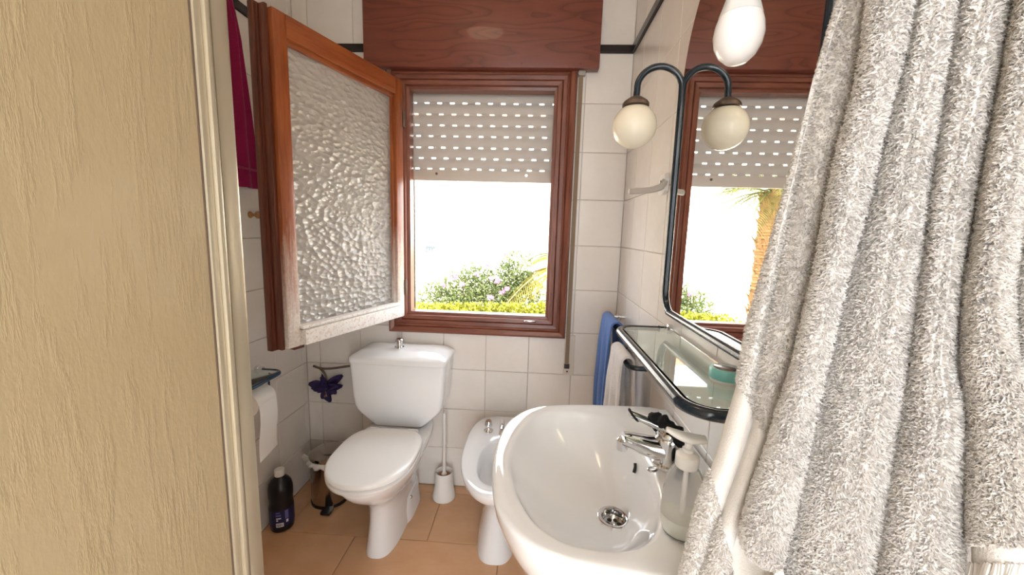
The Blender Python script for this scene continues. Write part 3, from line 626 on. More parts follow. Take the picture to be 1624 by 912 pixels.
# ------------------------------------------------------------------ glass shelf
SZ = 1.000
shf = thing('glass_shelf', 'glass shelf with rounded navy tube rail under the mirror', 'shelf', (0.12, -0.97, SZ))
def shelf_line(x_out, y0, y1, r, xw):
    p = [(xw, y0)]
    for k in range(9): a = math.radians(90+90*k/8); p.append((x_out+r+r*math.cos(a), y0-r+r*math.sin(a)))
    for k in range(9): a = math.radians(180+90*k/8); p.append((x_out+r+r*math.cos(a), y1+r+r*math.sin(a)))
    p.append((xw, y1)); return p
fl = shelf_line(0.043, -0.705, -1.232, 0.050, 0.168)
P = [(x, y, SZ) for x, y in fl]
mb = MB(); mb.tube([P[0], *P[1:10], (0.043, -0.85, SZ), (0.043, -0.97, SZ), (0.043, -1.09, SZ), *P[10:]], 0.0095, 14, 3); mb.build('tube_rail', 'navy_tube', shf)
gl = shelf_line(0.0535, -0.716, -1.221, 0.040, 0.183)
MB().loft([[(x, y, SZ+0.001) for x, y in gl], [(x, y, SZ+0.007) for x, y in gl]]).build('glass', 'glass_green', shf, False)
for y in (-0.705, -1.232):
    MB().lathe([(0.0115, 0.158), (0.0115, 0.178), (0.016, 0.180), (0.016, XR-0.0005)], (0, y, SZ), 20, 'x').build('mount', 'chrome', shf)
jar = thing('cream_jar', 'small round jar with aqua lid on the glass shelf', 'jar', (0.150, -1.105, SZ+0.0075))
MB().lathe([(0.024, SZ+0.0075), (0.026, SZ+0.009), (0.026, SZ+0.013)], (0.150, -1.105, 0), 30).build('pot', 'white_plastic', jar)
MB().lathe([(0.0275, SZ+0.0135), (0.0280, SZ+0.015), (0.0280, SZ+0.028), (0.0265, SZ+0.031), (0.0235, SZ+0.0315)], (0.150, -1.105, 0), 30).build('lid', 'aqua_lid', jar)
MB().lathe([(0.0225, SZ+0.0317), (0.021, SZ+0.0325)], (0.150, -1.105, 0), 30).build('lid_disc', 'dull_steel', jar)

# white plastic holder arm on the right wall
hol = thing('wall_holder', 'white plastic holder arm screwed to the tiles beside the mirror', 'holder', (XR, -0.54, 1.38))
MB().loft([[(x, y, z) for y, z in ((-0.560, 1.375), (-0.585, 1.385), (-0.590, 1.42), (-0.580, 1.434), (-0.535, 1.434), (-0.525, 1.42), (-0.525, 1.385), (-0.535, 1.376))] for x in (XR-0.012, XR-0.0005)]).build('wall_flange', 'white_plastic', hol, False)
mb = MB(); mb.loft(oval([(XR-0.008, -0.580, 1.412), (XR-0.020, -0.578, 1.396), (XR-0.045, -0.560, 1.388), (XR-0.075, -0.535, 1.387), (XR-0.094, -0.520, 1.387)], [0.010, 0.009, 0.008, 0.0075, 0.0075], [0.012, 0.010, 0.009, 0.009, 0.009], 8))
mb.build('arm', 'grey_plastic', hol, False)
MB().lathe([(0.0076, 0.0), (0.0072, 0.004)], (XR-0.0985, -0.517, 1.387), 12, 'x').build('arm_tip', 'white_plastic', hol)
for y in (-0.545, -0.568): MB().lathe([(0.0032, XR-0.0135), (0.0032, XR-0.0115)], (0, y, 1.415), 10, 'x').build('screw', 'brown_metal', hol)

# ------------------------------------------------------------------ towel rails and hand towels
def rail(x, y0, y1, z, label):
    t = thing('towel_rail', label, 'towel rail', (XR, (y0+y1)/2, z))
    r = 0.03; p = [(0.172, y0, z), (x+r+0.01, y0, z)]+[(x+r-r*math.sin(math.radians(a)), y0+r-r*math.cos(math.radians(a)), z) for a in (0, 30, 60, 90)]+[(x, (y0+y1)/2, z)]+[(x+r-r*math.cos(math.radians(a)), y1-r+r*math.sin(math.radians(a)), z) for a in (0, 30, 60, 90)]+[(0.172, y1, z)]
    MB().tube(p, 0.008, 12, 4).build('tube_rail', 'navy_tube', t)
    for y in (y0, y1): MB().lathe([(0.010, 0.160), (0.010, 0.178), (0.014, 0.180), (0.014, XR-0.0005)], (0, y, z), 16, 'x').build('mount', 'chrome', t)
    return t
def drape(name, mat, label, xb, zb, y0, y1, zo, zi, rad, puff_o, puff_i, seed):   # cloth folded over a rail that runs along y
    rg = np.random.default_rng(seed); prof = []
    for k in range(22): t = k/21; prof.append((-rad-puff_o*t, zo+(zb-zo)*0 + (zb*t+zo*(1-t)) if False else zo+(zb-zo)*t, 0))
    P = []
    for k in range(24): t = k/24; P.append((xb-rad-puff_o*(1-t)**0.8, zo+(zb-zo)*t))
    for k in range(13): a = PI-PI*k/12; P.append((xb+rad*math.cos(a), zb+rad*math.sin(a)))
    for k in range(1, 25): t = k/24; P.append((xb+rad+puff_i*t**0.8, zb-(zb-zi)*t))
    ny = 26; ph = rg.uniform(0, 6, 4); V = []; th = 0.007
    base = []
    for x, z in P:
        row = []
        for j in range(ny):
            s = j/(ny-1); low = min(1, max(0, (zb+0.02-z)/0.12))
            fold = low*(0.007*math.sin(2*PI*2.2*s+ph[0]+z*3)+0.004*math.sin(2*PI*4.1*s+ph[1]-z*5))
            row.append((x+fold*(1 if x > xb else -1), y0+(y1-y0)*s+low*0.008*math.sin(z*18+ph[2]), z))
        base.append(row)
    A = np.array(base); du = np.gradient(A, axis=0); dv = np.gradient(A, axis=1); nn = np.cross(du, dv); nn /= np.linalg.norm(nn, axis=2)[:, :, None]
    m_, n_ = A.shape[:2]; B = A+nn*th; V = list(A.reshape(-1, 3))+list(B.reshape(-1, 3)); F = []; K = m_*n_
    for i in range(m_-1):
        for j in range(n_-1):
            q = (i*n_+j, i*n_+j+1, (i+1)*n_+j+1, (i+1)*n_+j); F.append(q); F.append(tuple(K+w for w in q[::-1]))
    edge = [(0, j) for j in range(n_)]+[(i, n_-1) for i in range(1, m_)]+[(m_-1, j) for j in range(n_-2, -1, -1)]+[(i, 0) for i in range(m_-2, 0, -1)]
    for a, c in zip(edge, edge[1:]+edge[:1]):
        ia, ic = a[0]*n_+a[1], c[0]*n_+c[1]; F.append((ia, ic, K+ic, K+ia))
    o = link(name, mesh(name, V, F, True, 80), mat); return tag(o, label, 'towel')
rail(0.112, -0.615, -0.385, 0.855, 'short navy towel rail with chrome mounts holding the white hand towel')
rail(0.128, -0.345, -0.10, 0.905, 'short navy towel rail in the corner holding the blue towel')
drape('hand_towel', 'towel_hand', 'white hand towel folded over a rail behind the basin', 0.112, 0.860, -0.585, -0.42, 0.60, 0.615, 0.0155, 0.010, 0.018, 3)
drape('hand_towel', 'towel_blue', 'blue hand towel hanging in the corner behind the white one', 0.128, 0.910, -0.325, -0.13, 0.50, 0.56, 0.0155, 0.010, 0.012, 5)

# ------------------------------------------------------------------ left wall: paper holder, roll, hook, plum towel
ph = thing('paper_holder', 'small glass tray with dark blue rail above a toilet roll on the side wall', 'paper holder', (XL, -0.42, 0.69))
PZ = 0.685
p = [(XL+0.012, -0.345, PZ)]+[(XL+0.075+0.035*math.sin(math.radians(a)), -0.38+0.035*math.cos(math.radians(a)), PZ) for a in (0, 30, 60, 90)]+[(XL+0.110, -0.44, PZ)]+[(XL+0.075+0.035*math.cos(math.radians(a)), -0.505-0.035*math.sin(math.radians(a)), PZ) for a in (0, 30, 60, 90)]+[(XL+0.012, -0.540, PZ)]
MB().tube(p, 0.0075, 12, 4).build('tube_rail', 'blue_tube', ph)
MB().box(XL+0.003, XL+0.103, -0.532, -0.353, PZ+0.001, PZ+0.006, 0.001).build('glass', 'glass_green', ph)
for y in (-0.345, -0.540): MB().lathe([(0.013, XL+0.0005), (0.013, XL+0.012), (0.010, XL+0.014), (0.010, XL+0.030)], (0, y, PZ+0.004), 16, 'x').build('mount', 'chrome', ph)
RX, RZ = XL+0.068, 0.622
MB().tube([(RX, -0.372, PZ-0.006), (RX, -0.371, RZ+0.03), (RX, -0.374, RZ+0.004), (RX, -0.40, RZ), (RX, -0.50, RZ)], 0.004, 8).build('roll_rod', 'blue_tube', ph)
tr = thing('toilet_roll', 'white toilet roll with a sheet hanging down on the side wall', 'toilet roll', (RX, -0.45, RZ-0.042))
def hollow(name, y0, y1, r0, r1, mat, parent):
    n = 36; rings = [[(RX+r*math.cos(2*PI*k/n), y, RZ-0.0148+r*math.sin(2*PI*k/n)) for k in range(n)] for r, y in ((r0, y0), (r1, y0), (r1, y1), (r0, y1), (r0, y0))]
    return MB().loft(rings, False, False).build(name, mat, parent, True, 50)
hollow('roll', -0.495, -0.397, 0.0205, 0.044, 'paper', tr); hollow('core', -0.4955, -0.3965, 0.0192, 0.0203, 'card_core', tr)
sheet = []
for k in range(14):
    t = k/13; z = RZ-0.0148-t*0.20; x = RX+0.0445+0.004*math.sin(t*6); sheet.append([(x, -0.493-0.010*t+0.0, z-0.012*t), (x+0.0012, -0.46, z-0.004*t), (x, -0.400-0.004*t, z+0.012*t*0.5)])
V = [p for r in sheet for p in r]+[(p[0]+0.0008, p[1], p[2]) for r in sheet for p in r]; F = []; K = 42
for i in range(13):
    for j in range(2): q = (i*3+j, i*3+j+1, i*3+j+4, i*3+j+3); F.append(q); F.append(tuple(K+w for w in q[::-1]))
    for j in (0, 2): F.append((i*3+j, (i+1)*3+j, K+(i+1)*3+j, K+i*3+j))
link('hanging_sheet', mesh('hanging_sheet', V, F, True, 60), 'paper', tr)
o = MB().lathe([(0.013, XL+0.0005), (0.012, XL+0.004), (0.006, XL+0.008), (0.006, XL+0.022), (0.013, XL+0.028), (0.014, XL+0.035), (0.009, XL+0.041)], (0, -0.325, 1.288), 18, 'x').build('wall_peg', 'brass_wood'); tag(o, 'small wooden peg on the side wall below the plum towel', 'peg')
# plum towel hanging on a hook
hk = thing('towel_hook', 'chrome towel hook holding the plum towel on the side wall', 'hook', (XL, -0.43, 2.06))
mb = MB(); mb.lathe([(0.014, XL+0.0005), (0.014, XL+0.006)], (0, -0.43, 2.075), 16, 'x'); mb.build('plate', 'chrome', hk); MB().tube([(XL+0.006, -0.43, 2.075), (XL+0.03, -0.43, 2.07), (XL+0.040, -0.43, 2.055), (XL+0.046, -0.43, 2.085)], 0.004, 10).build('prong', 'chrome', hk)
def hang(name, mat, label, rows, xf, thick=0.010, nf=3.5, amp=0.012, seed=0):
    # rows: (z, y_far, y_near); a gathered cloth hanging against the left wall
    ny = 40; A = []
    zz = np.array([r[0] for r in rows]); yf = np.array([r[1] for r in rows]); yn = np.array([r[2] for r in rows])
    for z in np.linspace(zz[0], zz[-1], 60):
        a = np.interp(-z, -zz, yf); c = np.interp(-z, -zz, yn); w = abs(a-c)
        A.append([(xf+amp*min(1, w/0.08)*math.sin(nf*2*PI*j/(ny-1)+seed+z*0.8)+0.006*math.sin(9*j/(ny-1)), a+(c-a)*j/(ny-1), z) for j in range(ny)])
    A = np.array(A); m_, n_ = A.shape[:2]; du = np.gradient(A, axis=0); dv = np.gradient(A, axis=1); nn = np.cross(du, dv); nn /= np.linalg.norm(nn, axis=2)[:, :, None]+1e-9
    B = A+nn*thick; V = list(A.reshape(-1, 3))+list(B.reshape(-1, 3)); F = []; K = m_*n_
    for i in range(m_-1):
        for j in range(n_-1): q = (i*n_+j, i*n_+j+1, (i+1)*n_+j+1, (i+1)*n_+j); F.append(q); F.append(tuple(K+w for w in q[::-1]))
    edge = [(0, j) for j in range(n_)]+[(i, n_-1) for i in range(1, m_)]+[(m_-1, j) for j in range(n_-2, -1, -1)]+[(i, 0) for i in range(m_-2, 0, -1)]
    for a, c in zip(edge, edge[1:]+edge[:1]): ia, ic = a[0]*n_+a[1], c[0]*n_+c[1]; F.append((ia, ic, K+ic, K+ia))
    return tag(link(name, mesh(name, V, F, True, 80), mat), label, 'towel')
pt = hang('bath_towel', 'towel_plum', 'plum coloured towel hanging from a hook behind the shower post', [(2.058, -0.418, -0.442), (1.98, -0.405, -0.47), (1.88, -0.378, -0.50), (1.64, -0.348, -0.54), (1.517, -0.338, -0.56), (1.383, -0.322, -0.575)], XL+0.040, seed=1.0)
MB().box(XL+0.058, XL+0.064, -0.56, -0.333, 1.441, 1.449, 0.002).build('woven_band', 'towel_plum', pt)

# ------------------------------------------------------------------ purple flower on a metal stem, behind the toilet
fw = thing('artificial_flower', 'dark purple fabric flower hanging on a brown metal stem beside the toilet tank', 'artificial flower', (-1.14, -0.05, 0.45))
mb = MB(); mb.tube([(-0.985, -0.004, 0.612), (-1.005, -0.035, 0.612), (-1.06, -0.055, 0.606), (-1.12, -0.058, 0.596), (-1.165, -0.058, 0.594), (-1.203, -0.058, 0.604)], 0.0055, 10)
mb.tube([(-1.175, -0.058, 0.596), (-1.155, -0.060, 0.580), (-1.140, -0.062, 0.550), (-1.137, -0.072, 0.515), (-1.136, -0.078, 0.480)], [0.0055, 0.005, 0.004, 0.0035], 10); mb.build('stem', 'brown_metal', fw)
mb = MB(); 
for a, l in ((0.2, 0.012), (2.2, 0.012), (4.2, 0.012)): mb.tube([(-1.136, -0.078, 0.480), (-1.136+0.006*math.cos(a), -0.082+0.004*math.sin(a), 0.466)], 0.002, 6)
mb.build('stamen', 'brass_wood', fw)
_fr = random.Random(5)
for k in range(15):
    a = 2*PI*k/15*2.0+0.3; L = _fr.uniform(0.045, 0.080); wdt = _fr.uniform(0.014, 0.022); V = []; F = []
    D = Vector((math.cos(a), _fr.uniform(-0.5, 0.25), math.sin(a)*0.62-0.28)); D.normalize(); Sd = D.cross(Vector((0.1, -1, 0.1))).normalized(); Nn = Sd.cross(D)
    for i in range(9):
        t = i/8; w = wdt*math.sin(PI*min(1, 0.10+t*0.86))**0.7
        for j in range(5):
            s = j/2-1; q = Vector((-1.137, -0.066, 0.515))+D*(L*t)+Sd*(w*s)+Nn*(-0.022*t*t+0.010*abs(s)+0.008*math.sin(7*t+3*s+k)); q.y = min(q.y, -0.006); V.append(q)
    for i in range(8):
        for j in range(4): F.append((i*5+j, i*5+j+1, i*5+j+6, i*5+j+5))
    o = link('petal', mesh('petal', V, F, True, 80), 'petal', fw); sm = o.modifiers.new('thick', 'SOLIDIFY'); sm.thickness = 0.0008

# ------------------------------------------------------------------ floor things
bo = thing('bleach_bottle', 'black plastic bottle with white cap and blue label on the floor', 'bottle', (-1.203, -0.332, 0))
BXb, BYb = -1.2045, -0.333
mb = MB().lathe([(0.036, 0.0005), (0.043, 0.004), (0.0455, 0.014), (0.0455, 0.105), (0.0435, 0.115), (0.0435, 0.135), (0.0455, 0.146), (0.0455, 0.180), (0.041, 0.202), (0.029, 0.220), (0.0195, 0.228), (0.0185, 0.232)], (BXb, BYb, 0), 36); bb = mb.build('body', 'bleach_bottle', bo)
MB().lathe([(0.0185, 0.2325), (0.0195, 0.234), (0.0195, 0.257), (0.0175, 0.2595)], (BXb, BYb, 0), 24).build('cap', 'white_plastic', bo)
def arc_patch(name, c, r, a0, a1, z0, z1, mat, parent, n=14):
    V = []; F = []
    for k in range(n+1):
        a = math.radians(a0+(a1-a0)*k/n)
        for z in (z0, z1):
            for rr in (r, r+0.0006): V.append((c[0]+rr*math.cos(a), c[1]+rr*math.sin(a), z))
    for k in range(n):
        b0, b1 = 4*k, 4*k+4; F += [(b0+1, b1+1, b1+3, b0+3), (b0, b0+2, b1+2, b1), (b0+2, b0+3, b1+3, b1+2), (b0, b1, b1+1, b0+1)]
    return link(name, mesh(name, V, F, True, 60), mat, parent)
lb = arc_patch('label', (BXb, BYb), 0.0456, 215, 395, 0.028, 0.100, 'bleach_label', bo, 24)
arc_patch('label_barcode_field', (BXb, BYb), 0.0463, 276, 310, 0.030, 0.047, 'label_white', lb)
for k in range(9): arc_patch('barcode_bar', (BXb, BYb), 0.0470, 279+k*3.1, 280.2+k*3.1+(k % 3)*0.35, 0.033, 0.0445, 'bleach_bottle', lb, 2)
for a0, a1, z0, z1, mt in ((278, 300, 0.066, 0.070, 'label_white'), (278, 286, 0.057, 0.062, 'label_white'), (276, 300, 0.078, 0.084, 'label_blue'), (276, 296, 0.090, 0.095, 'label_blue'), (318, 334, 0.060, 0.098, 'label_blue'), (322, 332, 0.044, 0.056, 'label_white')): arc_patch('label_print', (BXb, BYb), 0.0463, a0, a1, z0, z1, mt, lb, 6)

bi = thing('pedal_bin', 'small steel pedal bin with white liner showing between wall and toilet', 'pedal bin', (-1.095, -0.145, 0))
Bx, By = -1.095, -0.145
bb = MB().lathe([(0.079, 0.012), (0.080, 0.016), (0.080, 0.205), (0.082, 0.208), (0.082, 0.222)], (Bx, By, 0), 40).build('body', 'brushed_bin', bi)
MB().lathe([(0.080, 0.0005), (0.0825, 0.002), (0.0825, 0.0115)], (Bx, By, 0), 40).build('base_ring', 'black_plastic', bi)
MB().lathe([(0.083, 0.2225), (0.0835, 0.226), (0.082, 0.234), (0.070, 0.243), (0.045, 0.249), (0.01, 0.251)], (Bx, By, 0), 40).build('lid', 'brushed_bin', bi)
MB().loft([[(Bx+0.035+w*s, By-0.074-l, z) for s, z in ((-1, 0.006), (1, 0.006), (1, 0.016), (-1, 0.016))] for w, l in ((0.018, 0), (0.022, 0.03), (0.020, 0.045))]).build('pedal', 'black_plastic', bi, False)
V = []; F = []; nn = 36
for i in range(6):
    for k in range(nn+1):
        a = math.radians(165+150*k/nn); t = i/5
        r = 0.0835+0.010*math.sin(PI*t)*(1+0.5*math.sin(k*1.3+i))+0.002*math.sin(k*2.7)
        tail = math.exp(-((k-4)/3.0)**2)
        V.append((Bx+(r+0.030*tail)*math.cos(a), By+(r+0.030*tail)*math.sin(a), 0.220-t*(0.028+0.022*tail+0.006*math.sin(k*0.9))+0.0))
for i in range(5):
    for k in range(nn): F.append((i*(nn+1)+k, i*(nn+1)+k+1, (i+1)*(nn+1)+k+1, (i+1)*(nn+1)+k))
o = link('liner', mesh('liner', V, F, True, 80), 'bin_liner', bi); sm = o.modifiers.new('thick', 'SOLIDIFY'); sm.thickness = 0.0008; tag(o, 'crumpled white bin liner edge')

br = thing('toilet_brush', 'white toilet brush in its round holder between toilet and bidet', 'toilet brush', (-0.575, -0.085, 0))
bx_, by_ = -0.575, -0.085
n = 36; prof = [(0.030, 0.004), (0.052, 0.0005), (0.0545, 0.004), (0.0535, 0.014), (0.044, 0.055), (0.0405, 0.10), (0.040, 0.128), (0.0385, 0.131), (0.036, 0.128), (0.0355, 0.10), (0.020, 0.02)]
MB().lathe(prof, (bx_, by_, 0), n).build('holder', 'white_plastic', br, True, 60)
MB().lathe([(0.012, 0.04), (0.033, 0.05), (0.035, 0.08), (0.033, 0.110), (0.028, 0.116)], (bx_, by_, 0), 24).build('bristles', 'pale_bristle', br)
MB().lathe([(0.013, 0.117), (0.011, 0.124), (0.0075, 0.130), (0.006, 0.155), (0.0065, 0.26), (0.0085, 0.265), (0.0085, 0.275), (0.0070, 0.28), (0.0085, 0.33), (0.0075, 0.41), (0.005, 0.42)], (bx_, by_, 0), 16).build('handle', 'white_plastic', br)

# ------------------------------------------------------------------ big white towels hanging at the right
PA = np.array([0.018, -1.385]); PBv = np.array([0.192, -1.545]); tdir = (PBv-PA)/np.linalg.norm(PBv-PA); tn = np.array([tdir[1], -tdir[0]])  # plan line of the cloth; tn faces the camera
if tn @ (CAM[:2]-PA) < 0: tn = -tn
def hit(u, v):
    d = ray(u, v); t = ((PA-CAM[:2]) @ tn)/(d[:2] @ tn); return CAM+d*t
VV = [-260, -120, 0, 80, 160, 230, 300, 400, 500, 600, 680, 740, 800, 860, 912, 1000, 1150, 1400]
def line(pts): p = np.array(pts, float); return lambda v: float(np.interp(v, p[:, 0], p[:, 1]) if p[0, 0] <= v <= p[-1, 0] else (p[0, 1]+(v-p[0, 0])*(p[1, 1]-p[0, 1])/(p[1, 0]-p[0, 0]) if v < p[0, 0] else p[-1, 1]+(v-p[-1, 0])*(p[-1, 1]-p[-2, 1])/(p[-1, 0]-p[-2, 0])))
LA = line([(0, 1333), (43, 1319), (99, 1303), (164, 1286.5), (230, 1267), (286, 1252), (350, 1234), (448, 1206), (519, 1185), (600, 1171), (671, 1149.5), (736, 1130), (798, 1105), (882, 1086), (912, 1077)])
Lm = line([(0, 1345), (131, 1297), (301, 1260), (396, 1240), (547, 1213), (600, 1202), (670, 1196), (760, 1166), (860, 1128), (912, 1112)])
Lb = line([(0, 1377), (66, 1370), (145, 1355.6), (237, 1329), (300, 1316), (392, 1299), (498, 1276), (592, 1253.5), (642, 1235), (715, 1213), (773, 1192), (842, 1171), (912, 1152)])
Lb0 = Lb
Lc = line([(0, 1454), (92, 1434.6), (155, 1418), (230, 1398), (300, 1384), (382, 1360.5), (476, 1336), (575, 1316), (671, 1293), (762, 1275), (849, 1257), (912, 1240)])
Ld = line([(0, 1522), (82, 1510), (155, 1499), (224, 1489), (300, 1478), (420, 1462), (526, 1448), (589, 1440), (700, 1422.5), (798, 1406), (900, 1391.6)])
Ls = line([(0, 1488), (400, 1420), (600, 1395), (726, 1362), (817, 1348), (907, 1326)])
Lb2 = line([(0, 1377), (66, 1370), (145, 1355.6), (237, 1329), (300, 1316), (392, 1299), (498, 1276), (592, 1253.5), (642, 1235), (715, 1213), (773, 1192), (842, 1172), (860, 1174), (880, 1184), (896, 1204), (905, 1230), (912, 1237), (1400, Lc(1400)-2)])
Le = line([(0, 1606), (92, 1590), (158, 1577), (237, 1563), (300, 1549), (406, 1527), (497, 1516), (580, 1508), (638, 1528), (700, 1531), (806, 1525), (912, 1524)])
Lq = line([(0, 1566), (300, 1513), (580, 1486), (671, 1497), (798, 1470), (907, 1451)])
Le2 = line([(0, 1616), (92, 1600), (158, 1588), (237, 1573), (300, 1562), (406, 1545), (455, 1533), (571, 1531), (653, 1538), (798, 1538), (912, 1541)])
Lf = line([(0, 1668), (301, 1622), (403, 1611), (455, 1606), (560, 1610), (640, 1652), (912, 1672)])
Lg = line([(0, 1735), (500, 1715), (912, 1800)])
def bulge(t, p=0.55): return max(0.0, math.sin(PI*min(1, max(0, t))))**p
def noise2(a, b, seed):
    r = np.random.default_rng(seed); s = 0
    for k in range(7):
        fa, fb, p_ = r.uniform(-1, 1)*(1+k), r.uniform(-1, 1)*(1+k), r.uniform(0, 6.28); s = s+np.sin(a*fa+b*fb+p_)/(1+0.5*k)
    return s/3
def towel_grid(bands, vmin, vmax, nv, per):
    # bands: (left curve, right curve, base offset, amplitude, exponent); neighbours share a crease
    U = []; rows = []
    for v in np.linspace(vmin, vmax, nv):
        row = []
        for bi_, (l, r, b0, am, ex, *side) in enumerate(bands):
            ul, ur = l(v), r(v)
            for k in range(per+(1 if bi_ == len(bands)-1 else 0)):
                t = k/per; u = ul+(ur-ul)*t; p = hit(u, v)
                off = b0+am*((bulge(t*0.5, ex)-0.10*math.exp(-((t-1)/0.16)**2) if side[0] == 'l' else bulge(0.5+t*0.5, ex)-0.10*math.exp(-(t/0.16)**2)) if side else bulge(t, ex))+0.0016*float(noise2(u*0.03, v*0.02, 4))
                row.append((p, off, u, v))
        rows.append(row)
    A = np.array([[p+np.array([tn[0], tn[1], 0])*0+(CAM-p)/np.linalg.norm(CAM-p)*o_ for p, o_, u, v in r] for r in rows])
    UV = np.array([[(u, v) for p, o_, u, v in r] for r in rows]); return A, UV
def cloth_mesh(A, thick):
    m_, n_ = A.shape[:2]; du = np.gradient(A, axis=0); dv = np.gradient(A, axis=1); nn = np.cross(du, dv); nn /= np.linalg.norm(nn, axis=2)[:, :, None]+1e-9
    if np.mean(np.sum(nn*(CAM-A), axis=2)) < 0: nn = -nn
    B = A-nn*thick; V = list(A.reshape(-1, 3))+list(B.reshape(-1, 3)); F = []; K = m_*n_
    for i in range(m_-1):
        for j in range(n_-1): q = (i*n_+j, i*n_+j+1, (i+1)*n_+j+1, (i+1)*n_+j); F.append(q); F.append(tuple(K+w for w in q[::-1]))
    edge = [(0, j) for j in range(n_)]+[(i, n_-1) for i in range(1, m_)]+[(m_-1, j) for j in range(n_-2, -1, -1)]+[(i, 0) for i in range(m_-2, 0, -1)]
    for a, c in zip(edge, edge[1:]+edge[:1]): ia, ic = a[0]*n_+a[1], c[0]*n_+c[1]; F.append((ia, ic, K+ic, K+ia))
    return V, F, nn
def pile(name, A, nn, UV, parent, mat, count, length, keep, seed):
    r = np.random.default_rng(seed); m_, n_ = A.shape[:2]
    ar = np.linalg.norm(np.cross(A[1:, :-1]-A[:-1, :-1], A[:-1, 1:]-A[:-1, :-1]), axis=2).ravel(); cum = np.cumsum(ar)/ar.sum()
    idx = np.searchsorted(cum, r.random(count)); ii, jj = np.divmod(idx, n_-1); a, c = r.random(count)[:, None], r.random(count)[:, None]
    def lerp(X): return X[ii, jj]*(1-a)*(1-c)+X[ii+1, jj]*a*(1-c)+X[ii, jj+1]*(1-a)*c+X[ii+1, jj+1]*a*c
    P = lerp(A); Nn = lerp(nn); Nn /= np.linalg.norm(Nn, axis=1)[:, None]; uv = lerp(UV)
    k = keep(uv[:, 0], uv[:, 1]); P, Nn, uv = P[k], Nn[k], uv[k]; n = len(P)
    # lean directions vary smoothly so the loops clump
    dn = np.array([0, 0, -1.0]); T1 = np.cross(Nn, dn); T1 /= np.linalg.norm(T1, axis=1)[:, None]+1e-9; T2 = np.cross(Nn, T1)
    s1 = noise2(P[:, 0]*330+P[:, 1]*250, P[:, 2]*300, seed+1); s2 = noise2(P[:, 0]*280-P[:, 1]*310, P[:, 2]*330, seed+2)
    lean = T1*(0.35*s1+r.normal(0, 0.40, n))[:, None]+T2*(0.35*s2+r.normal(0, 0.40, n)-0.2)[:, None]
    L = length*r.uniform(0.65, 1.25, n); mid = P+Nn*(L*0.5)[:, None]+lean*(L*0.18)[:, None]; tip = P+(Nn*0.78+lean*0.75)*L[:, None]
    w = 0.00062*r.uniform(0.8, 1.3, n); ang = r.random(n)*6.28; V = np.zeros((n, 5, 3))
    d_ = T1*np.cos(ang)[:, None]+T2*np.sin(ang)[:, None]; e_ = d_*0.8+np.cross(Nn, d_)*0.6
    for q, sg in ((0, -1), (1, 1)): V[:, q] = P-Nn*0.0005+d_*(sg*w)[:, None]; V[:, 2+q] = mid+e_*(sg*w*1.1)[:, None]
    V[:, 4] = tip
    tri = np.array([(0, 1, 3), (0, 3, 2), (2, 3, 4)])
    Fi = (tri[None]+5*np.arange(n)[:, None, None]).reshape(-1, 3)
    me = bpy.data.meshes.new(name); me.vertices.add(n*5); me.vertices.foreach_set('co', V.reshape(-1)); me.loops.add(len(Fi)*3); me.loops.foreach_set('vertex_index', Fi.reshape(-1).astype(np.int32))
    me.polygons.add(len(Fi)); me.polygons.foreach_set('loop_start', np.arange(0, len(Fi)*3, 3, dtype=np.int32)); me.polygons.foreach_set('use_smooth', np.ones(len(Fi), bool)); me.update(); me.validate()
    o = link(name, me, mat, parent); o['kind'] = 'stuff'; return o
# layer A: back layer whose left strip with the woven band shows; layer B: front folds; towel 2 further right
def back_r(v): return Lb(v)+120
A1, UV1 = towel_grid([(LA, Lm, -0.040, 0.018, 0.5), (Lm, Lb, -0.032, 0.014, 0.5), (Lb, back_r, -0.034, 0.002, 1)], -260, 1350, 120, 24)
t1 = thing('bath_towel', 'large off-white terry bath towel hanging in deep folds beside the basin', 'towel', (0.08, -1.42, 0.6))
V, F, nn1 = cloth_mesh(A1, 0.004); link('back_layer', mesh('back_layer', V, F, True, 80), 'towel_white', t1)
def keep1(u, v):
    top = 612+(u-1172)*1.9; bot = 742+(u-1128)*4.6
    return ~((v > top) & (v < bot))
pile('back_layer_pile', A1, nn1, UV1, t1, 'pile_warm', 85000, 0.0042, keep1, 21)
A2, UV2 = towel_grid([(Lb2, Lc, -0.018, 0.040, 0.36), (Lc, Ls, -0.020, 0.038, 0.5, 'l'), (Ls, Ld, -0.020, 0.038, 0.5, 'r'), (Ld, Lq, -0.020, 0.038, 0.5, 'l'), (Lq, Le, -0.020, 0.038, 0.5, 'r')], -260, 1200, 130, 22)
V, F, nn2 = cloth_mesh(A2, 0.005); link('front_layer', mesh('front_layer', V, F, True, 80), 'towel_white', t1)
CREASE = [(Lc, 5.5), (Ld, 6.0), (Lb2, 3.0), (Ls, 0), (Lq, 0)]
def allv(u, v):
    ok = np.ones(len(u), bool); vs = np.linspace(-260, 1350, 400)
    for f, w in CREASE:
        if w: ok &= np.abs(u-np.interp(v, vs, [f(x) for x in vs])) > w
    return ok
pile('front_layer_pile', A2, nn2, UV2, t1, 'pile_white', 200000, 0.0046, allv, 31)
A3, UV3 = towel_grid([(Le2, Lf, -0.008, 0.034, 0.45), (Lf, Lg, -0.008, 0.024, 0.6)], -260, 893, 110, 26)
t2 = thing('bath_towel', 'second off-white terry towel with woven hem band and fringe beside the larger one', 'towel', (0.16, -1.53, 0.6))
V, F, nn3 = cloth_mesh(A3, 0.005); link('cloth', mesh('cloth', V, F, True, 80), 'towel_white', t2)
pile('terry_pile', A3, nn3, UV3, t2, 'pile_warm', 105000, 0.0046, lambda u, v: v < 866, 41)
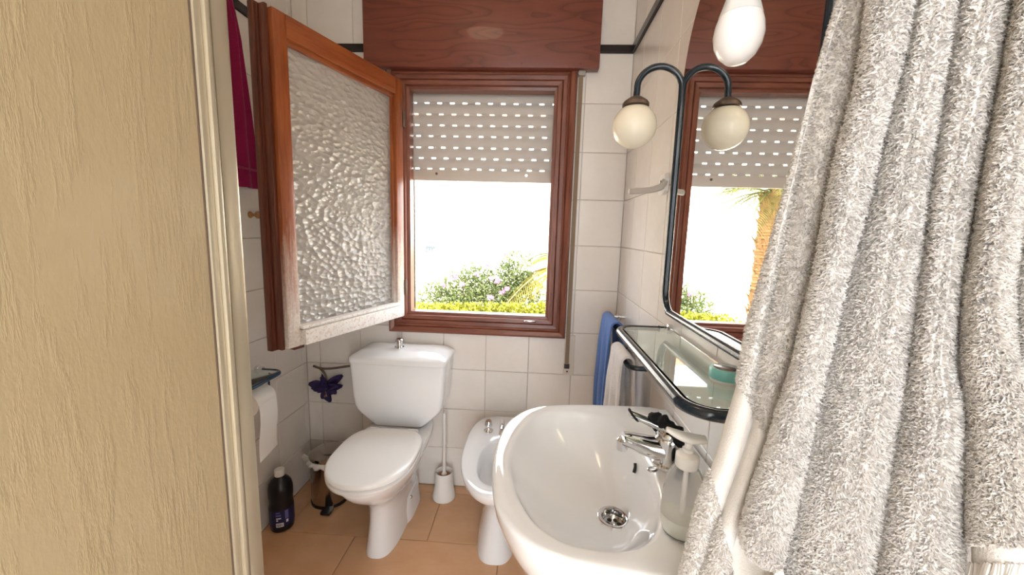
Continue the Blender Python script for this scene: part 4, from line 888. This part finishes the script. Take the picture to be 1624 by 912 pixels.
# fringe under the hem band
mb = MB()
for k in range(40):
    t = k/39; a = A3[-1][int(t*(A3.shape[1]-1))]; mb.tube([a, a+np.array([0.001*math.sin(k), 0, -0.010]), a+np.array([0.003*math.sin(k*1.7), 0.002*math.cos(k), -0.022])], [0.0016, 0.0018, 0.0012], 6, 2)
mb.build('fringe', 'pile_warm', t2)
# hooks out of sight above
TA, TB = A2[0].mean(axis=0), A3[0].mean(axis=0); HZ = float(max(A2[0][:, 2].max(), A3[0][:, 2].max()))+0.004
hk = thing('towel_hook', 'chrome double hook on the right wall carrying the two white towels', 'hook', (XR, -1.45, HZ))
MB().box(XR-0.010, XR-0.0005, min(TA[1], TB[1])-0.03, max(TA[1], TB[1])+0.03, HZ-0.012, HZ+0.028, 0.003).build('plate', 'chrome', hk)
for p_ in (TA, TB): MB().tube([(XR-0.01, p_[1], HZ+0.01), ((XR+p_[0])/2, p_[1], HZ+0.004), (p_[0], p_[1], HZ-0.004), (p_[0]-0.018, p_[1]-0.010, HZ+0.006), (p_[0]-0.024, p_[1]-0.014, HZ+0.03)], 0.005, 10).build('prong', 'chrome', hk)

# ------------------------------------------------------------------ fill lamp added under the ceiling, out of frame, to brighten the room
cl = thing('fill_lamp', 'added round opal fill lamp, unseen over the middle of the room', 'lamp', (-0.55, -1.15, ZC))
MB().lathe([(0.17, ZC-0.0005), (0.17, ZC-0.03), (0.165, ZC-0.034)], (-0.55, -1.15, 0), 36).build('base', 'white_plastic', cl)
MB().lathe([(0.16, ZC-0.034), (0.155, ZC-0.06), (0.12, ZC-0.085), (0.06, ZC-0.098), (0.005, ZC-0.1)], (-0.55, -1.15, 0), 36).build('shade', 'fill_lamp_glass', cl)

# ------------------------------------------------------------------ garden outside
struct(MB().box(-14, 10, 0.30, 16, -0.6, -0.42).build('ground', 'garden_ground', smooth=False))
struct(MB().box(-6, 6, -8, -2.3, -0.12, -0.06).build('terrace', 'terrace_stone', smooth=False))
struct(MB().box(-3.0, 2.5, -5.2, YF-0.101, 2.46, 2.56).build('added_sun_block', 'plaster', smooth=False))  # unseen slab added to keep direct sun out of the doorway
hs = thing('white_house', 'sunlit white house wall beyond the garden', 'house', (-3, 11, -0.42))
MB().box(-13, 9, 11, 11.4, -0.42, 4.6).build('wall', 'white_render', hs, False)
MB().box(-13.2, 9.2, 10.6, 11.6, 4.605, 4.8).build('eaves', 'roof_tile', hs, False)
v_ = MB(); v_.box(-3.72, -3.40, 10.93, 10.998, 0.62, 0.72); 
for k in range(3): v_.box(-3.70+k*0.09, -3.66+k*0.09, 10.92, 10.95, 0.48, 0.62)
v_.build('vent', 'dark_glass', hs, False)
def leaves(n, centers, L, Wd, mat, name, parent, seed, droop=0.3):
    r = np.random.default_rng(seed); C = np.array(centers, float); pick = r.integers(0, len(C), n)
    c = C[pick][:, :3]; rad = C[pick][:, 3:6]; d = r.normal(0, 1, (n, 3)); d /= np.linalg.norm(d, axis=1)[:, None]
    P = c+d*rad*(r.random(n)**0.45)[:, None]; D = d*0.6+r.normal(0, 0.6, (n, 3))+np.array([0, 0, 0.5-droop]); D /= np.linalg.norm(D, axis=1)[:, None]
    Sx = np.cross(D, r.normal(0, 1, (n, 3))); Sx /= np.linalg.norm(Sx, axis=1)[:, None]; l = L*r.uniform(0.7, 1.3, n)[:, None]; w = Wd*r.uniform(0.8, 1.2, n)[:, None]
    Nn = np.cross(D, Sx); V = np.stack([P, P+D*l*0.45+Sx*w+Nn*w*0.3, P+D*l*0.45-Sx*w+Nn*w*0.3, P+D*l-np.array([0, 0, 1])*l*0.15], 1).reshape(-1, 3)
    F = [(4*i, 4*i+1, 4*i+3, 4*i+2) for i in range(n)]
    me = bpy.data.meshes.new(name); me.from_pydata(V.tolist(), [], F); me.update(); o = link(name, me, mat, parent); o['kind'] = 'stuff'; return o
def bush(name, label, cs, n, L, Wd, mat, seed, loc, stems=6, flowers=None):
    t = thing(name, label, 'bush', loc); r = random.Random(seed)
    mb = MB()
    for c in cs: mb.tube([(c[0]*0.3+loc[0]*0.7, c[1]*0.5+loc[1]*0.5, -0.42), (c[0]*0.8+loc[0]*0.2, c[1], (c[2]-0.42)/2), (c[0], c[1], c[2]+c[5]*0.5)], [0.018, 0.012, 0.005], 6, 3)
    mb.build('stems', 'bark', t); leaves(n, cs, L, Wd, mat, 'leaves', t, seed)
    for k, (fx, fy, fz) in enumerate(flowers or []):
        m2 = MB()
        for q in range(6):
            a = q*1.05; p_ = np.array([fx+0.018*math.cos(a)*r.uniform(0.6, 1.4), fy+0.018*math.sin(a)*r.uniform(0.6, 1.4), fz+r.uniform(-0.015, 0.02)])
            for w in range(5):
                b_ = w*2*PI/5; d = np.array([math.cos(b_), 0.4*math.sin(b_)-0.3, math.sin(b_)]); s = np.cross(d, [0, 1, 0]); s = s/np.linalg.norm(s)
                m2.add([p_, p_+d*0.014+s*0.009, p_+d*0.022, p_+d*0.014-s*0.009], [(0, 1, 2, 3)])
        m2.build('blossom', 'flower_pink', t, False)
    return t
def at(u, v, y): d = ray(u, v); return CAM+d*((y-CAM[1])/d[1])
fl1 = [at(u, v, y) for u, v, y in ((703, 452, 2.75), (733, 452, 2.7), (755, 435, 2.8), (722, 440, 2.8), (713, 436, 2.9))]
fl2 = [at(u, v, y) for u, v, y in ((789, 446, 2.75), (797, 463, 2.7), (804, 458, 2.7), (773, 420, 2.95), (786, 418, 2.95), (779, 441, 2.8), (800, 402, 3.05), (778, 472, 2.65))]
bush('oleander_bush', 'pink-flowering oleander bush left of its taller twin in front of the white house', [(*at(700, 475, 3), 0.28, 0.28, 0.26), (*at(735, 460, 3), 0.28, 0.28, 0.30), (*at(755, 450, 3.05), 0.22, 0.25, 0.28), (*at(715, 500, 2.95), 0.4, 0.3, 0.3)], 3400, 0.085, 0.008, 'oleander_leaf', 3, at(728, 520, 3)*np.array([1, 1, 0])+np.array([0, 0, -0.42]), flowers=fl1)
bush('oleander_bush', 'taller pink-flowering oleander bush beside the yellow palm', [(*at(800, 455, 3.1), 0.22, 0.25, 0.36), (*at(820, 440, 3.15), 0.22, 0.25, 0.36), (*at(785, 480, 3.05), 0.25, 0.25, 0.28), (*at(835, 470, 3.1), 0.22, 0.25, 0.3)], 3800, 0.085, 0.008, 'oleander_leaf', 5, at(808, 520, 3.1)*np.array([1, 1, 0])+np.array([0, 0, -0.42]), flowers=fl2)
bush('low_hedge', 'low yellow-green hedge in front of the oleanders', [(*at(u, 500, 2.1), 0.17, 0.18, 0.12) for u in (668, 695, 722, 750, 778, 806, 834, 860)], 5200, 0.045, 0.012, 'hedge_leaf', 9, at(765, 560, 2.1)*np.array([1, 1, 0])+np.array([0, 0, -0.42]))
def palm(name, label, loc, zc, fronds, L, mat, seed, leaf=0.30, r0=0.13, droop=1.0, spread=None, group=None):
    t = thing(name, label, 'palm', loc); r = random.Random(seed); x, y, z0 = loc
    prof = []; k = 0; zz = z0
    while zz < zc: prof += [(r0*(1.12-0.12*(k % 2)), zz), (r0*(0.94+0.1*(k % 2)), zz+0.05)]; zz += 0.06; k += 1
    MB().lathe(prof, (x, y, 0), 16).build('trunk', 'bark', t, False)
    bm_ = MB()                                   # stubs of cut fronds make the trunk shaggy
    for q in range(int((zc-z0)*60)):
        aa = r.uniform(0, 6.28); z_ = r.uniform(z0+0.1, zc); c_, s_ = math.cos(aa), math.sin(aa); k_ = r0*r.uniform(1.15, 1.6)
        bm_.add([(x+r0*0.9*c_-0.25*r0*s_, y+r0*0.9*s_+0.25*r0*c_, z_), (x+r0*0.9*c_+0.25*r0*s_, y+r0*0.9*s_-0.25*r0*c_, z_), (x+k_*c_, y+k_*s_, z_+r0*0.8), (x+r0*0.9*c_, y+r0*0.9*s_, z_-r0*0.4)], [(0, 1, 2), (1, 3, 2), (3, 0, 2), (0, 3, 1)])
    bm_.build('frond_stubs', 'bark', t, False)['kind'] = 'stuff'
    for f in range(fronds):
        a = spread[f] if spread else 2*PI*f/fronds+r.uniform(-0.2, 0.2); el = r.uniform(-0.05, 1.2); LL = L*r.uniform(0.8, 1.15); pts = []
        for i in range(9):
            s = i/8; rad = LL*(s*math.cos(el)+0.12*s*s*math.cos(el)); h = LL*(s*math.sin(el)-droop*0.62*s*s); pts.append(np.array([x+rad*math.cos(a), y+rad*math.sin(a), zc+h]))
        mb = MB(); mb.tube(pts, [0.016, 0.010, 0.004], 5, 2); Q = spline(pts, 6)
        for i in range(5, len(Q)-1):
            tng = Q[i+1]-Q[i-1]; tng /= np.linalg.norm(tng); sd_ = np.cross(tng, [0, 0, 1.0]); sd_ /= np.linalg.norm(sd_)+1e-9; ll = leaf*math.sin(PI*min(0.97, 0.18+0.8*i/len(Q)))
            for sg in (-1, 1):
                d = sd_*sg*0.8+tng*0.55+np.array([0, 0, -0.25]); d /= np.linalg.norm(d); wv = tng*(0.0042*L/0.95)
                mb.add([Q[i]-wv, Q[i]+d*ll*0.5+wv, Q[i]+d*ll+np.array([0, 0, -0.06*ll/0.3]), Q[i]+d*ll*0.5-wv*0.8], [(0, 1, 2, 3)])
        mb.build('frond', mat if (f % 3 or name == 'palm_tree') else 'palm_leaf', t, False)
    return t
palm('palm_tree', 'palm tree with thick brown trunk seen in the mirror through the window', (-3.85, 6.0, -0.42), 2.10, 34, 1.8, 'palm_leaf', 4, leaf=0.50, r0=0.19, droop=1.3)
palm('palm_shrub', 'low yellowing palm with drooping fronds beside the oleanders', (0.28, 3.2, -0.42), 0.80, 26, 1.0, 'yellow_palm', 8, leaf=0.30, r0=0.07, droop=1.25)
settle()
